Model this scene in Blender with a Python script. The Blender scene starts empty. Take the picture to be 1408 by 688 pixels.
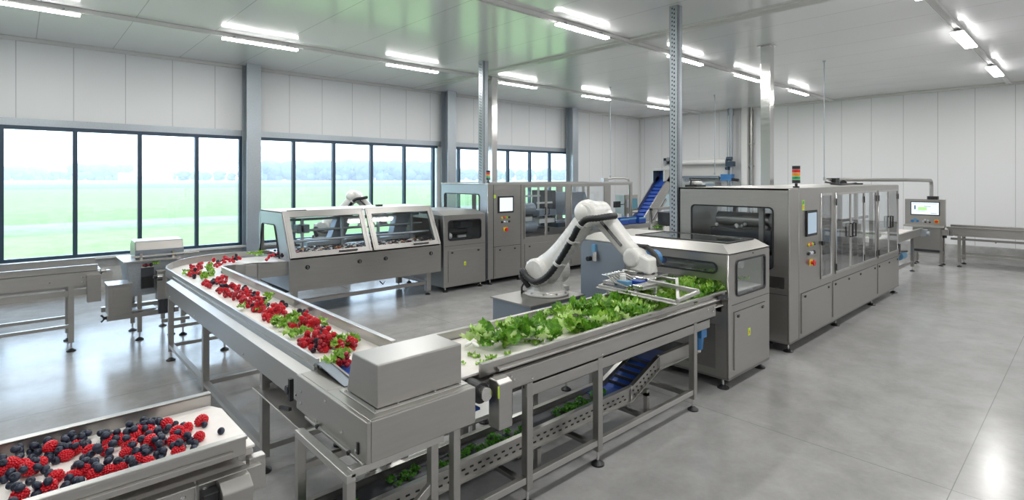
import bpy, bmesh, math, random
from mathutils import Vector, Matrix, noise
R = random.Random(7)
sc = bpy.context.scene
COL = sc.collection
PI = math.pi

# ------------------------------------------------------------------ materials
def nodes(name):
    m = bpy.data.materials.new(name); m.use_nodes = True
    nt = m.node_tree; nt.nodes.clear()
    out = nt.nodes.new('ShaderNodeOutputMaterial')
    return m, nt, out
def N(nt, t, **kw):
    n = nt.nodes.new(t)
    for k, v in kw.items():
        if k in n.inputs.keys() if isinstance(k, str) else False: n.inputs[k].default_value = v
        else: setattr(n, k, v)
    return n
def principled(nt, out, base, rough=.5, metal=0., **kw):
    p = nt.nodes.new('ShaderNodeBsdfPrincipled')
    p.inputs['Base Color'].default_value = (*base, 1)
    p.inputs['Roughness'].default_value = rough
    p.inputs['Metallic'].default_value = metal
    for k, v in kw.items(): p.inputs[k].default_value = v
    nt.links.new(p.outputs[0], out.inputs[0])
    return p
def ramp(nt, fac, stops):
    r = nt.nodes.new('ShaderNodeValToRGB')
    e = r.color_ramp.elements
    while len(e) < len(stops): e.new(.5)
    for k, (p, c) in enumerate(stops):
        e[k].position = p; e[k].color = (*c, 1) if len(c) == 3 else c
    nt.links.new(fac, r.inputs[0])
    return r
def coords(nt, scale=(1, 1, 1), obj=True, rot=(0, 0, 0)):
    if obj:
        t = nt.nodes.new('ShaderNodeTexCoord'); o = t.outputs['Object']
    else:
        t = nt.nodes.new('ShaderNodeNewGeometry'); o = t.outputs['Position']
    mp = nt.nodes.new('ShaderNodeMapping'); mp.inputs['Scale'].default_value = scale
    mp.inputs['Rotation'].default_value = rot
    nt.links.new(o, mp.inputs[0])
    return mp.outputs[0]
def noise_tex(nt, vec, scale, detail=4, rough=.55, dist=0.):
    n = nt.nodes.new('ShaderNodeTexNoise')
    n.inputs['Scale'].default_value = scale; n.inputs['Detail'].default_value = detail
    n.inputs['Roughness'].default_value = rough; n.inputs['Distortion'].default_value = dist
    if vec: nt.links.new(vec, n.inputs['Vector'])
    return n.outputs[0]
def maprange(nt, v, a, b, c, d):
    n = nt.nodes.new('ShaderNodeMapRange')
    nt.links.new(v, n.inputs[0])
    for k, x in enumerate((a, b, c, d)): n.inputs[k+1].default_value = x
    return n.outputs[0]
def bump(nt, h, p, strength=.2, dist=.01):
    b = nt.nodes.new('ShaderNodeBump'); b.inputs['Strength'].default_value = strength
    b.inputs['Distance'].default_value = dist
    nt.links.new(h, b.inputs['Height']); nt.links.new(b.outputs[0], p.inputs['Normal'])
def plain(name, base, rough=.5, metal=0., **kw):
    m, nt, out = nodes(name)
    p = principled(nt, out, base, rough, metal, **kw)
    v = noise_tex(nt, coords(nt), 9, 3)
    nt.links.new(maprange(nt, v, .3, .7, max(rough-.06, .02), min(rough+.06, 1)), p.inputs['Roughness'])
    return m
def steel(name, c, rough=.33, metal=.95, stretch=(1, 1, 7), amp=.05):
    m, nt, out = nodes(name)
    p = principled(nt, out, c, rough, metal)
    n1 = noise_tex(nt, coords(nt, stretch), 5, 2, .5)
    n2 = noise_tex(nt, coords(nt, obj=False), 1.1, 2, .5)
    mix = nt.nodes.new('ShaderNodeMath'); mix.operation = 'ADD'
    nt.links.new(n1, mix.inputs[0]); nt.links.new(n2, mix.inputs[1])
    nt.links.new(maprange(nt, mix.outputs[0], .7, 1.3, rough-.03, rough+.05), p.inputs['Roughness'])
    lo = tuple(x*(1-amp) for x in c); hi = tuple(min(1, x*(1+amp)) for x in c)
    r = ramp(nt, mix.outputs[0], [(.0, lo), (1., hi)])
    f = maprange(nt, mix.outputs[0], .65, 1.35, 0, 1); nt.links.new(f, r.inputs[0])
    nt.links.new(r.outputs[0], p.inputs['Base Color'])
    return m
M = {}
M['steel'] = steel('brushed_stainless', (.44, .427, .408), .325)
M['steel_h'] = steel('brushed_stainless_along', (.46, .447, .428), .325, stretch=(1, 7, 7))
M['steel_dark'] = steel('darker_stainless', (.31, .30, .29), .36)
M['steel_matt'] = steel('matt_stainless', (.46, .45, .43), .42)
M['steel_light'] = steel('bright_stainless', (.56, .55, .535), .32)
M['pol'] = steel('polished_stainless', (.68, .67, .66), .15)
M['galv'] = steel('galvanised_steel', (.42, .46, .50), .42, .7, stretch=(9, 9, 9), amp=.13)
M['grey_paint'] = plain('grey_blue_painted_steel', (.24, .28, .33), .4, .4)
M['frame'] = plain('anthracite_window_frame', (.035, .06, .095), .35, .2)
M['white_paint'] = plain('white_robot_enamel', (.78, .77, .74), .27, 0., **{'Coat Weight': .3})
M['offwhite'] = plain('off_white_sheet', (.66, .66, .64), .4)
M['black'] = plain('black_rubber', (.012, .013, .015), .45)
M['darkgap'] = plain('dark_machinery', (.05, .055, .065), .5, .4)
M['blue'] = plain('blue_belt', (.012, .06, .32), .38)
M['blue_motor'] = plain('blue_motor_enamel', (.04, .18, .42), .35)
M['cyanblue'] = plain('pale_blue_housing', (.12, .30, .48), .35)
M['red'] = plain('red_plastic', (.62, .02, .02), .3)
M['amber'] = plain('amber_plastic', (.75, .32, .02), .3)
M['green_p'] = plain('green_plastic', (.03, .32, .10), .3)
M['yellow'] = plain('yellow_plastic', (.80, .62, .03), .35)
M['ygreen'] = plain('yellow_green_sticker', (.50, .72, .05), .45)
M['duct'] = plain('white_duct', (.80, .80, .79), .4)
M['key'] = plain('pale_grey_key', (.55, .60, .66), .4)

def belt_mat():
    m, nt, out = nodes('white_conveyor_belt')
    p = principled(nt, out, (.80, .77, .73), .45)
    n = noise_tex(nt, coords(nt), 6, 5, .6)
    r = ramp(nt, n, [(.3, (.74, .70, .66)), (.7, (.83, .80, .77))]); nt.links.new(r.outputs[0], p.inputs['Base Color'])
    return m
M['belt'] = belt_mat()

def rib_panel(name, base, axis, rough, spacing, seam_off, rib=.038, spec=.5, metal=0., seam_axis=None, ribs=.25, coat=0.):
    """painted sandwich panels: fine ribs and a groove at every joint"""
    m, nt, out = nodes(name)
    p = principled(nt, out, base, rough, metal)
    p.inputs['Coat Weight'].default_value = coat; p.inputs['Coat Roughness'].default_value = .2
    g = nt.nodes.new('ShaderNodeNewGeometry'); sx = nt.nodes.new('ShaderNodeSeparateXYZ')
    nt.links.new(g.outputs['Position'], sx.inputs[0])
    def math_(op, a, b=None, c=None):
        n = nt.nodes.new('ShaderNodeMath'); n.operation = op
        for k, v in enumerate((a, b, c)):
            if v is None: continue
            if isinstance(v, (int, float)): n.inputs[k].default_value = v
            else: nt.links.new(v, n.inputs[k])
        return n.outputs[0]
    pos = sx.outputs[axis]
    s = math_('SINE', math_('MULTIPLY', pos, 2*PI/rib))
    s = math_('SMOOTH_MAX', s, -.2, .3)
    fr = math_('FRACT', math_('DIVIDE', math_('ADD', pos, seam_off), spacing))
    seam = math_('LESS_THAN', math_('ABSOLUTE', math_('SUBTRACT', fr, .5)), .006/spacing)
    mix = nt.nodes.new('ShaderNodeMix'); mix.data_type = 'RGBA'
    nt.links.new(seam, mix.inputs['Factor'])
    mix.inputs['A'].default_value = (*base, 1); mix.inputs['B'].default_value = tuple(x*.62 for x in base)+(1,)
    nt.links.new(mix.outputs['Result'], p.inputs['Base Color'])
    h = math_('SUBTRACT', math_('MULTIPLY', s, .1), seam)
    bump(nt, h, p, ribs, .012)
    n = noise_tex(nt, coords(nt, obj=False), .6, 2)
    nt.links.new(maprange(nt, n, .3, .7, rough-.03, rough+.06), p.inputs['Roughness'])
    return m
M['wall_x'] = rib_panel('window_wall_panels', (.82, .83, .845), 0, .38, .8, .41)
M['wall_y'] = rib_panel('end_wall_panels', (.80, .81, .82), 1, .42, .81, -.255)
M['ceil'] = rib_panel('ceiling_panels', (.93, .935, .94), 0, .13, 1.12, .3, .05, ribs=.10, coat=.45)

def concrete_floor():
    m, nt, out = nodes('polished_concrete')
    p = principled(nt, out, (.4, .4, .4), .3)
    v = coords(nt, obj=False)
    a = noise_tex(nt, v, .55, 7, .62, .6); b = noise_tex(nt, v, 3.2, 8, .65, .3); c = noise_tex(nt, v, 26, 4, .6)
    m1 = nt.nodes.new('ShaderNodeMath'); m1.operation = 'MULTIPLY_ADD'; m1.inputs[1].default_value = .55
    nt.links.new(a, m1.inputs[0])
    m2 = nt.nodes.new('ShaderNodeMath'); m2.operation = 'MULTIPLY_ADD'; m2.inputs[1].default_value = .35
    nt.links.new(b, m2.inputs[0])
    m3 = nt.nodes.new('ShaderNodeMath'); m3.operation = 'MULTIPLY'; m3.inputs[1].default_value = .10
    nt.links.new(c, m3.inputs[0])
    nt.links.new(m3.outputs[0], m2.inputs[2]); nt.links.new(m2.outputs[0], m1.inputs[2])
    r = ramp(nt, m1.outputs[0], [(.34, (.24, .238, .235)), (.46, (.30, .297, .293)), (.55, (.35, .348, .345)), (.70, (.42, .418, .415))])
    # saw-cut joints
    g = nt.nodes.new('ShaderNodeNewGeometry'); sx = nt.nodes.new('ShaderNodeSeparateXYZ')
    nt.links.new(g.outputs['Position'], sx.inputs[0])
    def mt(op, x, y):
        n = nt.nodes.new('ShaderNodeMath'); n.operation = op
        for k, q in enumerate((x, y)):
            if isinstance(q, (int, float)): n.inputs[k].default_value = q
            else: nt.links.new(q, n.inputs[k])
        return n.outputs[0]
    def seam(o, off, sp):
        f = mt('FRACT', mt('DIVIDE', mt('ADD', o, off), sp), 0)
        return mt('LESS_THAN', mt('ABSOLUTE', mt('SUBTRACT', f, .5), 0), .003/sp)
    sm = mt('MAXIMUM', seam(sx.outputs[0], -1.85, 6.), seam(sx.outputs[1], -3.7, 6.))
    mix = nt.nodes.new('ShaderNodeMix'); mix.data_type = 'RGBA'
    nt.links.new(sm, mix.inputs['Factor']); nt.links.new(r.outputs[0], mix.inputs['A']); mix.inputs['B'].default_value = (.15, .15, .15, 1)
    nt.links.new(mix.outputs['Result'], p.inputs['Base Color'])
    nt.links.new(maprange(nt, m1.outputs[0], .35, .65, .17, .25), p.inputs['Roughness'])
    bump(nt, a, p, .02, .01)
    return m
M['floor'] = concrete_floor()
def rough_concrete():
    m, nt, out = nodes('cast_concrete_curb')
    p = principled(nt, out, (.4, .4, .39), .7)
    n = noise_tex(nt, coords(nt, obj=False), 2.4, 8, .65)
    r = ramp(nt, n, [(.35, (.33, .33, .32)), (.65, (.50, .50, .49))]); nt.links.new(r.outputs[0], p.inputs['Base Color'])
    bump(nt, n, p, .2, .01)
    return m
M['concrete'] = rough_concrete()

def glass_mat(name, tint=(.93, .96, .97), refl=1.0):
    m, nt, out = nodes(name)
    t = nt.nodes.new('ShaderNodeBsdfTransparent'); t.inputs[0].default_value = (*tint, 1)
    g = nt.nodes.new('ShaderNodeBsdfGlossy'); g.inputs['Roughness'].default_value = .03; g.inputs[0].default_value = (refl, refl, refl, 1)
    lw = nt.nodes.new('ShaderNodeLayerWeight'); lw.inputs[0].default_value = .5
    pw = nt.nodes.new('ShaderNodeMath'); pw.operation = 'POWER'; pw.inputs[1].default_value = 4.0; nt.links.new(lw.outputs['Facing'], pw.inputs[0])
    f = nt.nodes.new('ShaderNodeMath'); f.operation = 'MULTIPLY_ADD'; f.inputs[1].default_value = .9; f.inputs[2].default_value = .04; nt.links.new(pw.outputs[0], f.inputs[0])
    mx = nt.nodes.new('ShaderNodeMixShader')
    nt.links.new(f.outputs[0], mx.inputs[0]); nt.links.new(t.outputs[0], mx.inputs[1]); nt.links.new(g.outputs[0], mx.inputs[2])
    nt.links.new(mx.outputs[0], out.inputs[0])
    return m
M['glass'] = glass_mat('window_glass', (.96, .98, .985))
M['guard'] = glass_mat('machine_guard_glass', (.95, .97, .98))
M['smoke'] = glass_mat('smoked_guard_glass', (.60, .65, .69))

def emit(name, c, s):
    m, nt, out = nodes(name)
    e = nt.nodes.new('ShaderNodeEmission'); e.inputs[0].default_value = (*c, 1); e.inputs[1].default_value = s
    nt.links.new(e.outputs[0], out.inputs[0]); return m
M['tube'] = emit('led_tube_diffuser', (1, .99, .97), 15)
M['screen'] = emit('lit_screen', (.80, .89, .95), .85)
M['screen_b'] = emit('lit_screen_blue_grey', (.55, .68, .80), .55)
M['screen_green'] = emit('lit_screen_green', (.50, .85, .35), .8)
M['screen_dark'] = emit('lit_screen_dark_marks', (.12, .25, .40), .5)
M['screen_teal'] = emit('lit_screen_teal', (.10, .22, .28), .6)
M['indicator'] = emit('lit_indicator', (1, .5, .1), 1.2)

def leafy(name, stops, sss=.0, rough=.45, scale=18):
    m, nt, out = nodes(name)
    p = principled(nt, out, stops[0][1], rough)
    n = noise_tex(nt, coords(nt), scale, 3, .6)
    r = ramp(nt, n, stops); nt.links.new(r.outputs[0], p.inputs['Base Color'])
    tr = nt.nodes.new('ShaderNodeBsdfTranslucent'); nt.links.new(r.outputs[0], tr.inputs[0])
    mx = nt.nodes.new('ShaderNodeMixShader'); mx.inputs[0].default_value = .3
    nt.links.new(p.outputs[0], mx.inputs[1]); nt.links.new(tr.outputs[0], mx.inputs[2]); nt.links.new(mx.outputs[0], out.inputs[0])
    bump(nt, noise_tex(nt, coords(nt), scale*3, 3), p, .5, .004)
    return m
M['leaf0'] = leafy('lettuce_mid_green', [(.35, (.10, .25, .015)), (.55, (.25, .47, .045)), (.7, (.45, .66, .13))])
M['leaf1'] = leafy('lettuce_dark_green', [(.35, (.05, .16, .01)), (.6, (.13, .33, .025)), (.75, (.27, .50, .06))])
M['leaf2'] = leafy('lettuce_pale_heart', [(.3, (.40, .66, .14)), (.55, (.60, .80, .30)), (.75, (.80, .90, .60))])
M['herb'] = leafy('herb_green', [(.35, (.05, .22, .01)), (.6, (.12, .42, .03)), (.75, (.25, .58, .06))])
M['rasp'] = plain('raspberry_skin', (.60, .012, .025), .32, 0., **{'Subsurface Weight': .12, 'Subsurface Scale': .01})
M['rasp2'] = plain('dark_cherry_skin', (.33, .008, .02), .3)
def bluebm():
    m, nt, out = nodes('blueberry_bloom')
    p = principled(nt, out, (.02, .03, .07), .42)
    n = noise_tex(nt, coords(nt), 60, 3)
    r = ramp(nt, n, [(.3, (.006, .009, .022)), (.7, (.022, .035, .068))]); nt.links.new(r.outputs[0], p.inputs['Base Color'])
    return m
M['blueb'] = bluebm()
M['blackb'] = plain('blackberry_skin', (.022, .008, .02), .3)
M['crown'] = plain('dark_calyx', (.02, .02, .03), .6)
M['radish'] = plain('white_radish_flesh', (.85, .86, .80), .35)

# ------------------------------------------------------------------ object helpers
def wl(o):
    v = Vector((0, 0, 0))
    while o is not None:
        v += o.location; o = o.parent
    return v
def link(name, me, parent=None, bev=None, smooth=False):
    o = bpy.data.objects.new(name, me); COL.objects.link(o)
    if parent is not None:
        w = wl(parent)
        if w.length: me.transform(Matrix.Translation(-w))
        o.parent = parent
    if bev:
        k = min(((v.co.x+w_.x)**2+(v.co.y+w_.y)**2)**.5 for v in me.vertices for w_ in (wl(parent) if parent else Vector((0, 0, 0)),)) if len(me.vertices) < 400 else 3
        if bev < k*.0007: bev = None
    if bev:
        b = o.modifiers.new('edge', 'BEVEL'); b.width = bev; b.segments = 2; b.limit_method = 'ANGLE'; b.angle_limit = .6
        b.harden_normals = False
    if smooth:
        for p in me.polygons: p.use_smooth = True
    return o
class MB:
    def __init__(s): s.bm = bmesh.new(); s.mats = []; s.cur = 0
    def mat(s, m):
        if m not in s.mats: s.mats.append(m)
        s.cur = s.mats.index(m); return s
    def face(s, vs):
        try: f = s.bm.faces.new(vs)
        except ValueError: return None
        f.material_index = s.cur; return f
    def box(s, x0, x1, y0, y1, z0, z1):
        v = [s.bm.verts.new(p) for p in ((x0,y0,z0),(x1,y0,z0),(x1,y1,z0),(x0,y1,z0),(x0,y0,z1),(x1,y0,z1),(x1,y1,z1),(x0,y1,z1))]
        for q in ((3,2,1,0),(4,5,6,7),(0,1,5,4),(1,2,6,5),(2,3,7,6),(3,0,4,7)): s.face([v[i] for i in q])
        return s
    def hexa(s, pts):      # 4 bottom (ccw from above), 4 top
        v = [s.bm.verts.new(p) for p in pts]
        for q in ((3,2,1,0),(4,5,6,7),(0,1,5,4),(1,2,6,5),(2,3,7,6),(3,0,4,7)): s.face([v[i] for i in q])
        return s
    def prism(s, pts, ax, a, b):   # polygon in the two other axes, extruded along ax from a to b
        def mk(u, v, w): return {'X': (w, u, v), 'Y': (u, w, v), 'Z': (u, v, w)}[ax]
        A = [s.bm.verts.new(mk(u, v, a)) for u, v in pts]; B = [s.bm.verts.new(mk(u, v, b)) for u, v in pts]
        s.face(A); s.face(B[::-1])
        n = len(pts)
        for i in range(n): s.face([A[i], A[(i+1) % n], B[(i+1) % n], B[i]])
        return s
    def tube(s, pts, r, n=12, cap=True, rs=None):
        pts = [Vector(p) for p in pts]; rings = []
        up = None
        for i, p in enumerate(pts):
            d = (pts[min(i+1, len(pts)-1)] - pts[max(i-1, 0)]).normalized()
            if up is None:
                up = Vector((0, 0, 1)) if abs(d.z) < .9 else Vector((1, 0, 0))
            sd = d.cross(up).normalized(); up = sd.cross(d).normalized()
            rr = rs[i] if rs else r
            rings.append([s.bm.verts.new(p + (sd*math.cos(2*PI*k/n) + up*math.sin(2*PI*k/n))*rr) for k in range(n)])
        for a, b in zip(rings, rings[1:]):
            for k in range(n): s.face([a[k], a[(k+1) % n], b[(k+1) % n], b[k]])
        if cap: s.face(rings[0][::-1]); s.face(rings[-1])
        return s
    def cyl(s, p0, p1, r, n=16): return s.tube([p0, p1], r, n)
    def ball(s, c, r, sub=2, sc_=(1, 1, 1)):
        m = Matrix.Translation(c) @ Matrix.Diagonal((r*sc_[0], r*sc_[1], r*sc_[2], 1))
        g = bmesh.ops.create_icosphere(s.bm, subdivisions=sub, radius=1, matrix=m)
        for v in g['verts']:
            for f in v.link_faces: f.material_index = s.cur; f.smooth = True
        return s
    def bar(s, p0, p1, w, h, up=(0, 0, 1)):
        p0, p1 = Vector(p0), Vector(p1); d = (p1-p0).normalized(); u = Vector(up)
        sd = d.cross(u)
        if sd.length < 1e-3: sd = Vector((1, 0, 0))
        sd.normalize(); u = sd.cross(d).normalized()
        v = []
        for p in (p0, p1):
            for a, b in ((-1,-1),(1,-1),(1,1),(-1,1)): v.append(s.bm.verts.new(p + sd*a*w/2 + u*b*h/2))
        for q in ((0,1,2,3),(7,6,5,4),(0,4,5,1),(1,5,6,2),(2,6,7,3),(3,7,4,0)): s.face([v[i] for i in q])
        return s
    SPLIT = {'cross_bar', 'lower_beam', 'floor_rail', 'bend_brace', 'brace', 'top_hinge', 'hinge', 'support', 'inner_drum', 'drive_motor'}
    def build(s, name, m=None, parent=None, bev=None, smooth=False):
        if name in s.SPLIT and parent is not None and name != 'drive_motor':
            g = s.islands()
            if len(g) > 1:
                for part in g:
                    q = MB(); q.mats = list(s.mats); mp = {}
                    for f in part:
                        for v in f.verts:
                            if v not in mp: mp[v] = q.bm.verts.new(v.co)
                        nf = q.bm.faces.new([mp[v] for v in f.verts]); nf.material_index = f.material_index; nf.smooth = f.smooth
                    q.finish(name, m, parent, bev, smooth)
                s.bm.free(); return None
        return s.finish(name, m, parent, bev, smooth)
    def islands(s):
        """face groups: connected pieces, joined further when their boxes touch"""
        seen = set(); out = []
        for f0 in s.bm.faces:
            if f0 in seen: continue
            st = [f0]; seen.add(f0); fs = []
            while st:
                f = st.pop(); fs.append(f)
                for v in f.verts:
                    for h in v.link_faces:
                        if h not in seen: seen.add(h); st.append(h)
            co = [v.co for f in fs for v in f.verts]
            out.append([fs, [min(c[k] for c in co)-.004 for k in range(3)], [max(c[k] for c in co)+.004 for k in range(3)]])
        ch = True
        while ch:
            ch = False
            for i in range(len(out)):
                for j in range(i+1, len(out)):
                    a, b = out[i], out[j]
                    if all(a[1][k] <= b[2][k] and b[1][k] <= a[2][k] for k in range(3)):
                        out[i] = [a[0]+b[0], [min(a[1][k], b[1][k]) for k in range(3)], [max(a[2][k], b[2][k]) for k in range(3)]]; del out[j]; ch = True; break
                if ch: break
        return [o[0] for o in out]
    def finish(s, name, m=None, parent=None, bev=None, smooth=False):
        if len(s.bm.faces): bmesh.ops.recalc_face_normals(s.bm, faces=s.bm.faces[:])
        me = bpy.data.meshes.new(name); s.bm.to_mesh(me); s.bm.free()
        for x in (s.mats or [m]): me.materials.append(M[x] if isinstance(x, str) else x)
        return link(name, me, parent, bev, smooth)

def tag(o, label=None, cat=None, group=None, kind=None):
    if label: o['label'] = label
    if cat: o['category'] = cat
    if group: o['group'] = group
    if kind: o['kind'] = kind
    return o
def thing(name, label, cat, loc=(0, 0, 0), group=None):
    o = bpy.data.objects.new(name, None); COL.objects.link(o); o.location = loc; o.empty_display_size = .1
    return tag(o, label, cat, group)
def struct(o): o['kind'] = 'structure'; return o
def box(name, m, parent, x0, x1, y0, y1, z0, z1, bev=.004):
    return MB().box(x0, x1, y0, y1, z0, z1).build(name, m, parent, bev)
def rrect(u0, u1, v0, v1, r, n=5):
    r = min(r, (u1-u0)/2-.001, (v1-v0)/2-.001); p = []
    for cx, cy, a0 in ((u1-r, v1-r, 0), (u0+r, v1-r, PI/2), (u0+r, v0+r, PI), (u1-r, v0+r, 1.5*PI)):
        for k in range(n+1):
            a = a0 + PI/2*k/n; p.append((cx+r*math.cos(a), cy+r*math.sin(a)))
    return p
def sheet(name, m, parent, ax, w0, w1, outline, holes=(), bevel=.0, mapf=None):
    """flat plate with holes, from w0 to w1 along axis ax; outline and holes in the other two coordinates"""
    cu = bpy.data.curves.new(name, 'CURVE'); cu.dimensions = '2D'; cu.fill_mode = 'BOTH'; cu.extrude = abs(w1-w0)/2
    for pts in [outline, *holes]:
        sp = cu.splines.new('POLY'); sp.points.add(len(pts)-1)
        for k, (u, v) in enumerate(pts): sp.points[k].co = (u, v, 0, 1)
        sp.use_cyclic_u = True
    t = bpy.data.objects.new('tmp', cu); COL.objects.link(t)
    dg = bpy.context.evaluated_depsgraph_get()
    me = bpy.data.meshes.new_from_object(t.evaluated_get(dg)); bpy.data.objects.remove(t); bpy.data.curves.remove(cu)
    wc = (w0+w1)/2
    for v in me.vertices:
        u, q, w = v.co
        v.co = {'X': (w+wc, u, q), 'Y': (u, w+wc, q), 'Z': (u, q, w+wc)}[ax]
        if mapf: v.co = mapf(Vector(v.co))
    bm = bmesh.new(); bm.from_mesh(me); bmesh.ops.remove_doubles(bm, verts=bm.verts[:], dist=1e-5)
    bmesh.ops.recalc_face_normals(bm, faces=bm.faces[:]); bm.to_mesh(me); bm.free()
    me.materials.clear(); me.materials.append(M[m])
    for p in me.polygons: p.material_index = 0
    me.name = name
    return link(name, me, parent, None)
def rect(u0, u1, v0, v1): return [(u0, v0), (u1, v0), (u1, v1), (u0, v1)]
def window_in(parent, ax, w, u0, u1, v0, v1, r=.05, glass='smoke', name='viewing_window', mapf=None):
    """black gasket ring with its pane"""
    d = .012
    g = sheet(name, 'black', parent, ax, w-d, w+d, rrect(u0, u1, v0, v1, r), [rrect(u0+.018, u1-.018, v0+.018, v1-.018, max(r-.012, .004))], mapf=mapf)
    sheet('pane', glass, g, ax, w-.003, w+.003, rrect(u0+.01, u1-.01, v0+.01, v1-.01, max(r-.006, .004)), mapf=mapf)
    return g
def leg(parent, x, y, zt, w=.05, m='steel', foot=True, z0=.11):
    l = MB().box(x-w/2, x+w/2, y-w/2, y+w/2, z0 if foot else 0, zt).build('leg', m, parent, .003)
    if foot: add_foot(l, x, y, z0)
    return l
def add_foot(p, x, y, z0=.11, r=.05):
    f = MB().mat('pol').cyl((x, y, .03), (x, y, z0+.01), .011, 10).mat('black').tube([(x, y, 0), (x, y, .012), (x, y, .022), (x, y, .036)], r, 18, rs=[r, r, r*.7, r*.3]).build('levelling_foot', None, p)
    return f
def bolts(pts, ax, sgn, r=.009, parent=None, name='bolt'):
    d = Vector({'X': (1,0,0), 'Y': (0,1,0), 'Z': (0,0,1)}[ax])*sgn
    for p in pts:
        q = Vector(p); MB().tube([q, q+d*.005, q+d*.009], r, 10, rs=[r, r, r*.6]).build(name, 'pol', parent)
def copytree(o, parent=None):
    c = o.copy(); COL.objects.link(c)
    if parent is not None: c.parent = parent
    for ch in list(o.children): copytree(ch, c)
    return c

def haze_mat():
    m = bpy.data.materials.new('summer_haze'); m.use_nodes = True; nt = m.node_tree; nt.nodes.clear()
    out = nt.nodes.new('ShaderNodeOutputMaterial'); v = nt.nodes.new('ShaderNodeVolumeScatter')
    v.inputs['Color'].default_value = (.93, .97, 1, 1); v.inputs['Density'].default_value = .0009
    nt.links.new(v.outputs[0], out.inputs['Volume']); return m
M['haze'] = haze_mat()
# ------------------------------------------------------------------ camera and world
CAMYAW = math.radians(47.41)
cam_d = bpy.data.cameras.new('camera'); cam = bpy.data.objects.new('camera', cam_d); COL.objects.link(cam)
cam.location = (0, 0, 2.2); cam.rotation_euler = (PI/2, 0, -(PI/2-CAMYAW))
cam_d.sensor_width = 36; cam_d.lens = 741/1408*36; cam_d.shift_y = -99/1408; cam_d.clip_end = 3000; cam_d.clip_start = .05
sc.camera = cam
FX, FY = math.sin(PI/2-CAMYAW), math.cos(PI/2-CAMYAW)
def at(px, py, z):
    """point of height z seen at a photograph pixel (used to read positions off the photo)"""
    d = 741*(2.2-z)/(py-245); r = (px-704)*d/741
    c_, s_ = math.cos(CAMYAW), math.sin(CAMYAW)
    return (c_*d+s_*r, s_*d-c_*r)
w = bpy.data.worlds.new('overcast_sky'); sc.world = w; w.use_nodes = True
bg = w.node_tree.nodes['Background']
tc = w.node_tree.nodes.new('ShaderNodeTexCoord'); sp_ = w.node_tree.nodes.new('ShaderNodeSeparateXYZ'); w.node_tree.links.new(tc.outputs['Generated'], sp_.inputs[0])
rr_ = w.node_tree.nodes.new('ShaderNodeValToRGB'); w.node_tree.links.new(sp_.outputs[2], rr_.inputs[0]); w.node_tree.links.new(rr_.outputs[0], bg.inputs[0])
rr_.color_ramp.elements[0].position = 0; rr_.color_ramp.elements[0].color = (.68, .83, 1, 1)
rr_.color_ramp.elements[1].position = .8; rr_.color_ramp.elements[1].color = (.56, .76, 1, 1)
bg.inputs[1].default_value = 5.0
sc.view_settings.view_transform = 'Standard'; sc.view_settings.look = 'None'; sc.view_settings.exposure = 0.52; sc.view_settings.gamma = 1; sc.view_settings.use_curve_mapping = False
sc.cycles.sample_clamp_indirect = 1.6; sc.cycles.use_light_tree = False; sc.cycles.blur_glossy = 1.0; sc.cycles.max_bounces = 9; sc.cycles.diffuse_bounces = 5; sc.cycles.glossy_bounces = 4; sc.cycles.transparent_max_bounces = 16
sc.cycles.caustics_reflective = False; sc.cycles.caustics_refractive = False

# ------------------------------------------------------------------ the room
X0, X1, Y0, Y1, H = -4.0, 19.3, -5.0, 13.05, 4.72
struct(MB().box(X0-.3, X1+.3, Y0-.3, Y1+.3, -.3, 0).build('floor', 'floor'))
struct(MB().box(X0-.3, X1+.3, Y0-.3, Y1+.3, H, H+.2).build('ceiling', 'ceil'))
wm = MB().mat('wall_x').box(X0, X1, Y1, Y1+.2, 3.25, H)
wm.box(14.83, X1, Y1, Y1+.2, .35, 3.25).box(X0, -3.7, Y1, Y1+.2, .7, 3.25)
for a, b in ((3.74, 4.04), (9.02, 9.34)): wm.box(a, b, Y1, Y1+.2, .68, 3.25)
struct(wm.build('wall_left'))
struct(MB().box(X1, X1+.2, Y0, Y1, 0, H).build('wall_right', 'wall_y'))
struct(MB().box(X0-.2, X0, Y0, Y1+.2, 0, H).build('wall_near', 'wall_y'))
struct(MB().box(X0, X1, Y0-.2, Y0, 0, H).build('wall_back', 'wall_x'))
struct(MB().box(X0, 14.83, Y1-.04, Y1+.2, 0, .66).box(14.83, X1, Y1-.06, Y1+.2, 0, .35).box(X0, X1, Y1-.09, Y1-.04, 0, .08).build('baseboard_left', 'concrete', None, .008))
struct(MB().box(X1-.16, X1, Y0, Y1-.06, 0, .35).build('baseboard_right', 'concrete', None, .008))
struct(MB().box(X0, 14.83, Y1-.16, Y1+.06, .66, .70).build('trim_1', 'offwhite', None, .004))            # window sill
struct(MB().box(X0, 14.83, Y1-.05, Y1+.02, 3.14, 3.27).build('trim_2', 'galv', None, .004))           # flashing over the windows
struct(MB().box(X0, X1, Y1-.07, Y1, H-.07, H).box(X1-.07, X1, Y0, Y1-.07, H-.07, H).build('trim_3', 'offwhite', None, .01))
struct(MB().box(X1-.06, X1, Y1-.06, Y1, .35, H-.07).build('trim_4', 'offwhite', None, .004))
struct(MB().box(8.18, 8.40, Y0, Y1-.07, H-.03, H).build('trim_5', 'offwhite', None, .006))                   # joint cover across the ceiling
def window(n, a, b, mull):
    f = MB(); t = .035
    f.box(a, b, Y1-.04, Y1+.04, .70, .76).box(a, b, Y1-.04, Y1+.04, 3.07, 3.14)
    for x in mull: f.box(x-t, x+t, Y1-.05, Y1+.05, .76, 3.07)
    o = struct(f.build('window_%d' % n, 'frame', None, .004))
    MB().box(a, b, Y1-.006, Y1+.006, .73, 3.10).build('glass', 'glass', o)
window(1, -3.7, 3.74, [-3.66, -3.19, -2.19, -1.2, -.2, .81, 1.82, 2.83, 3.70])
window(2, 4.04, 9.02, [4.08, 4.88, 5.88, 6.92, 7.92, 8.88])
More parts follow.
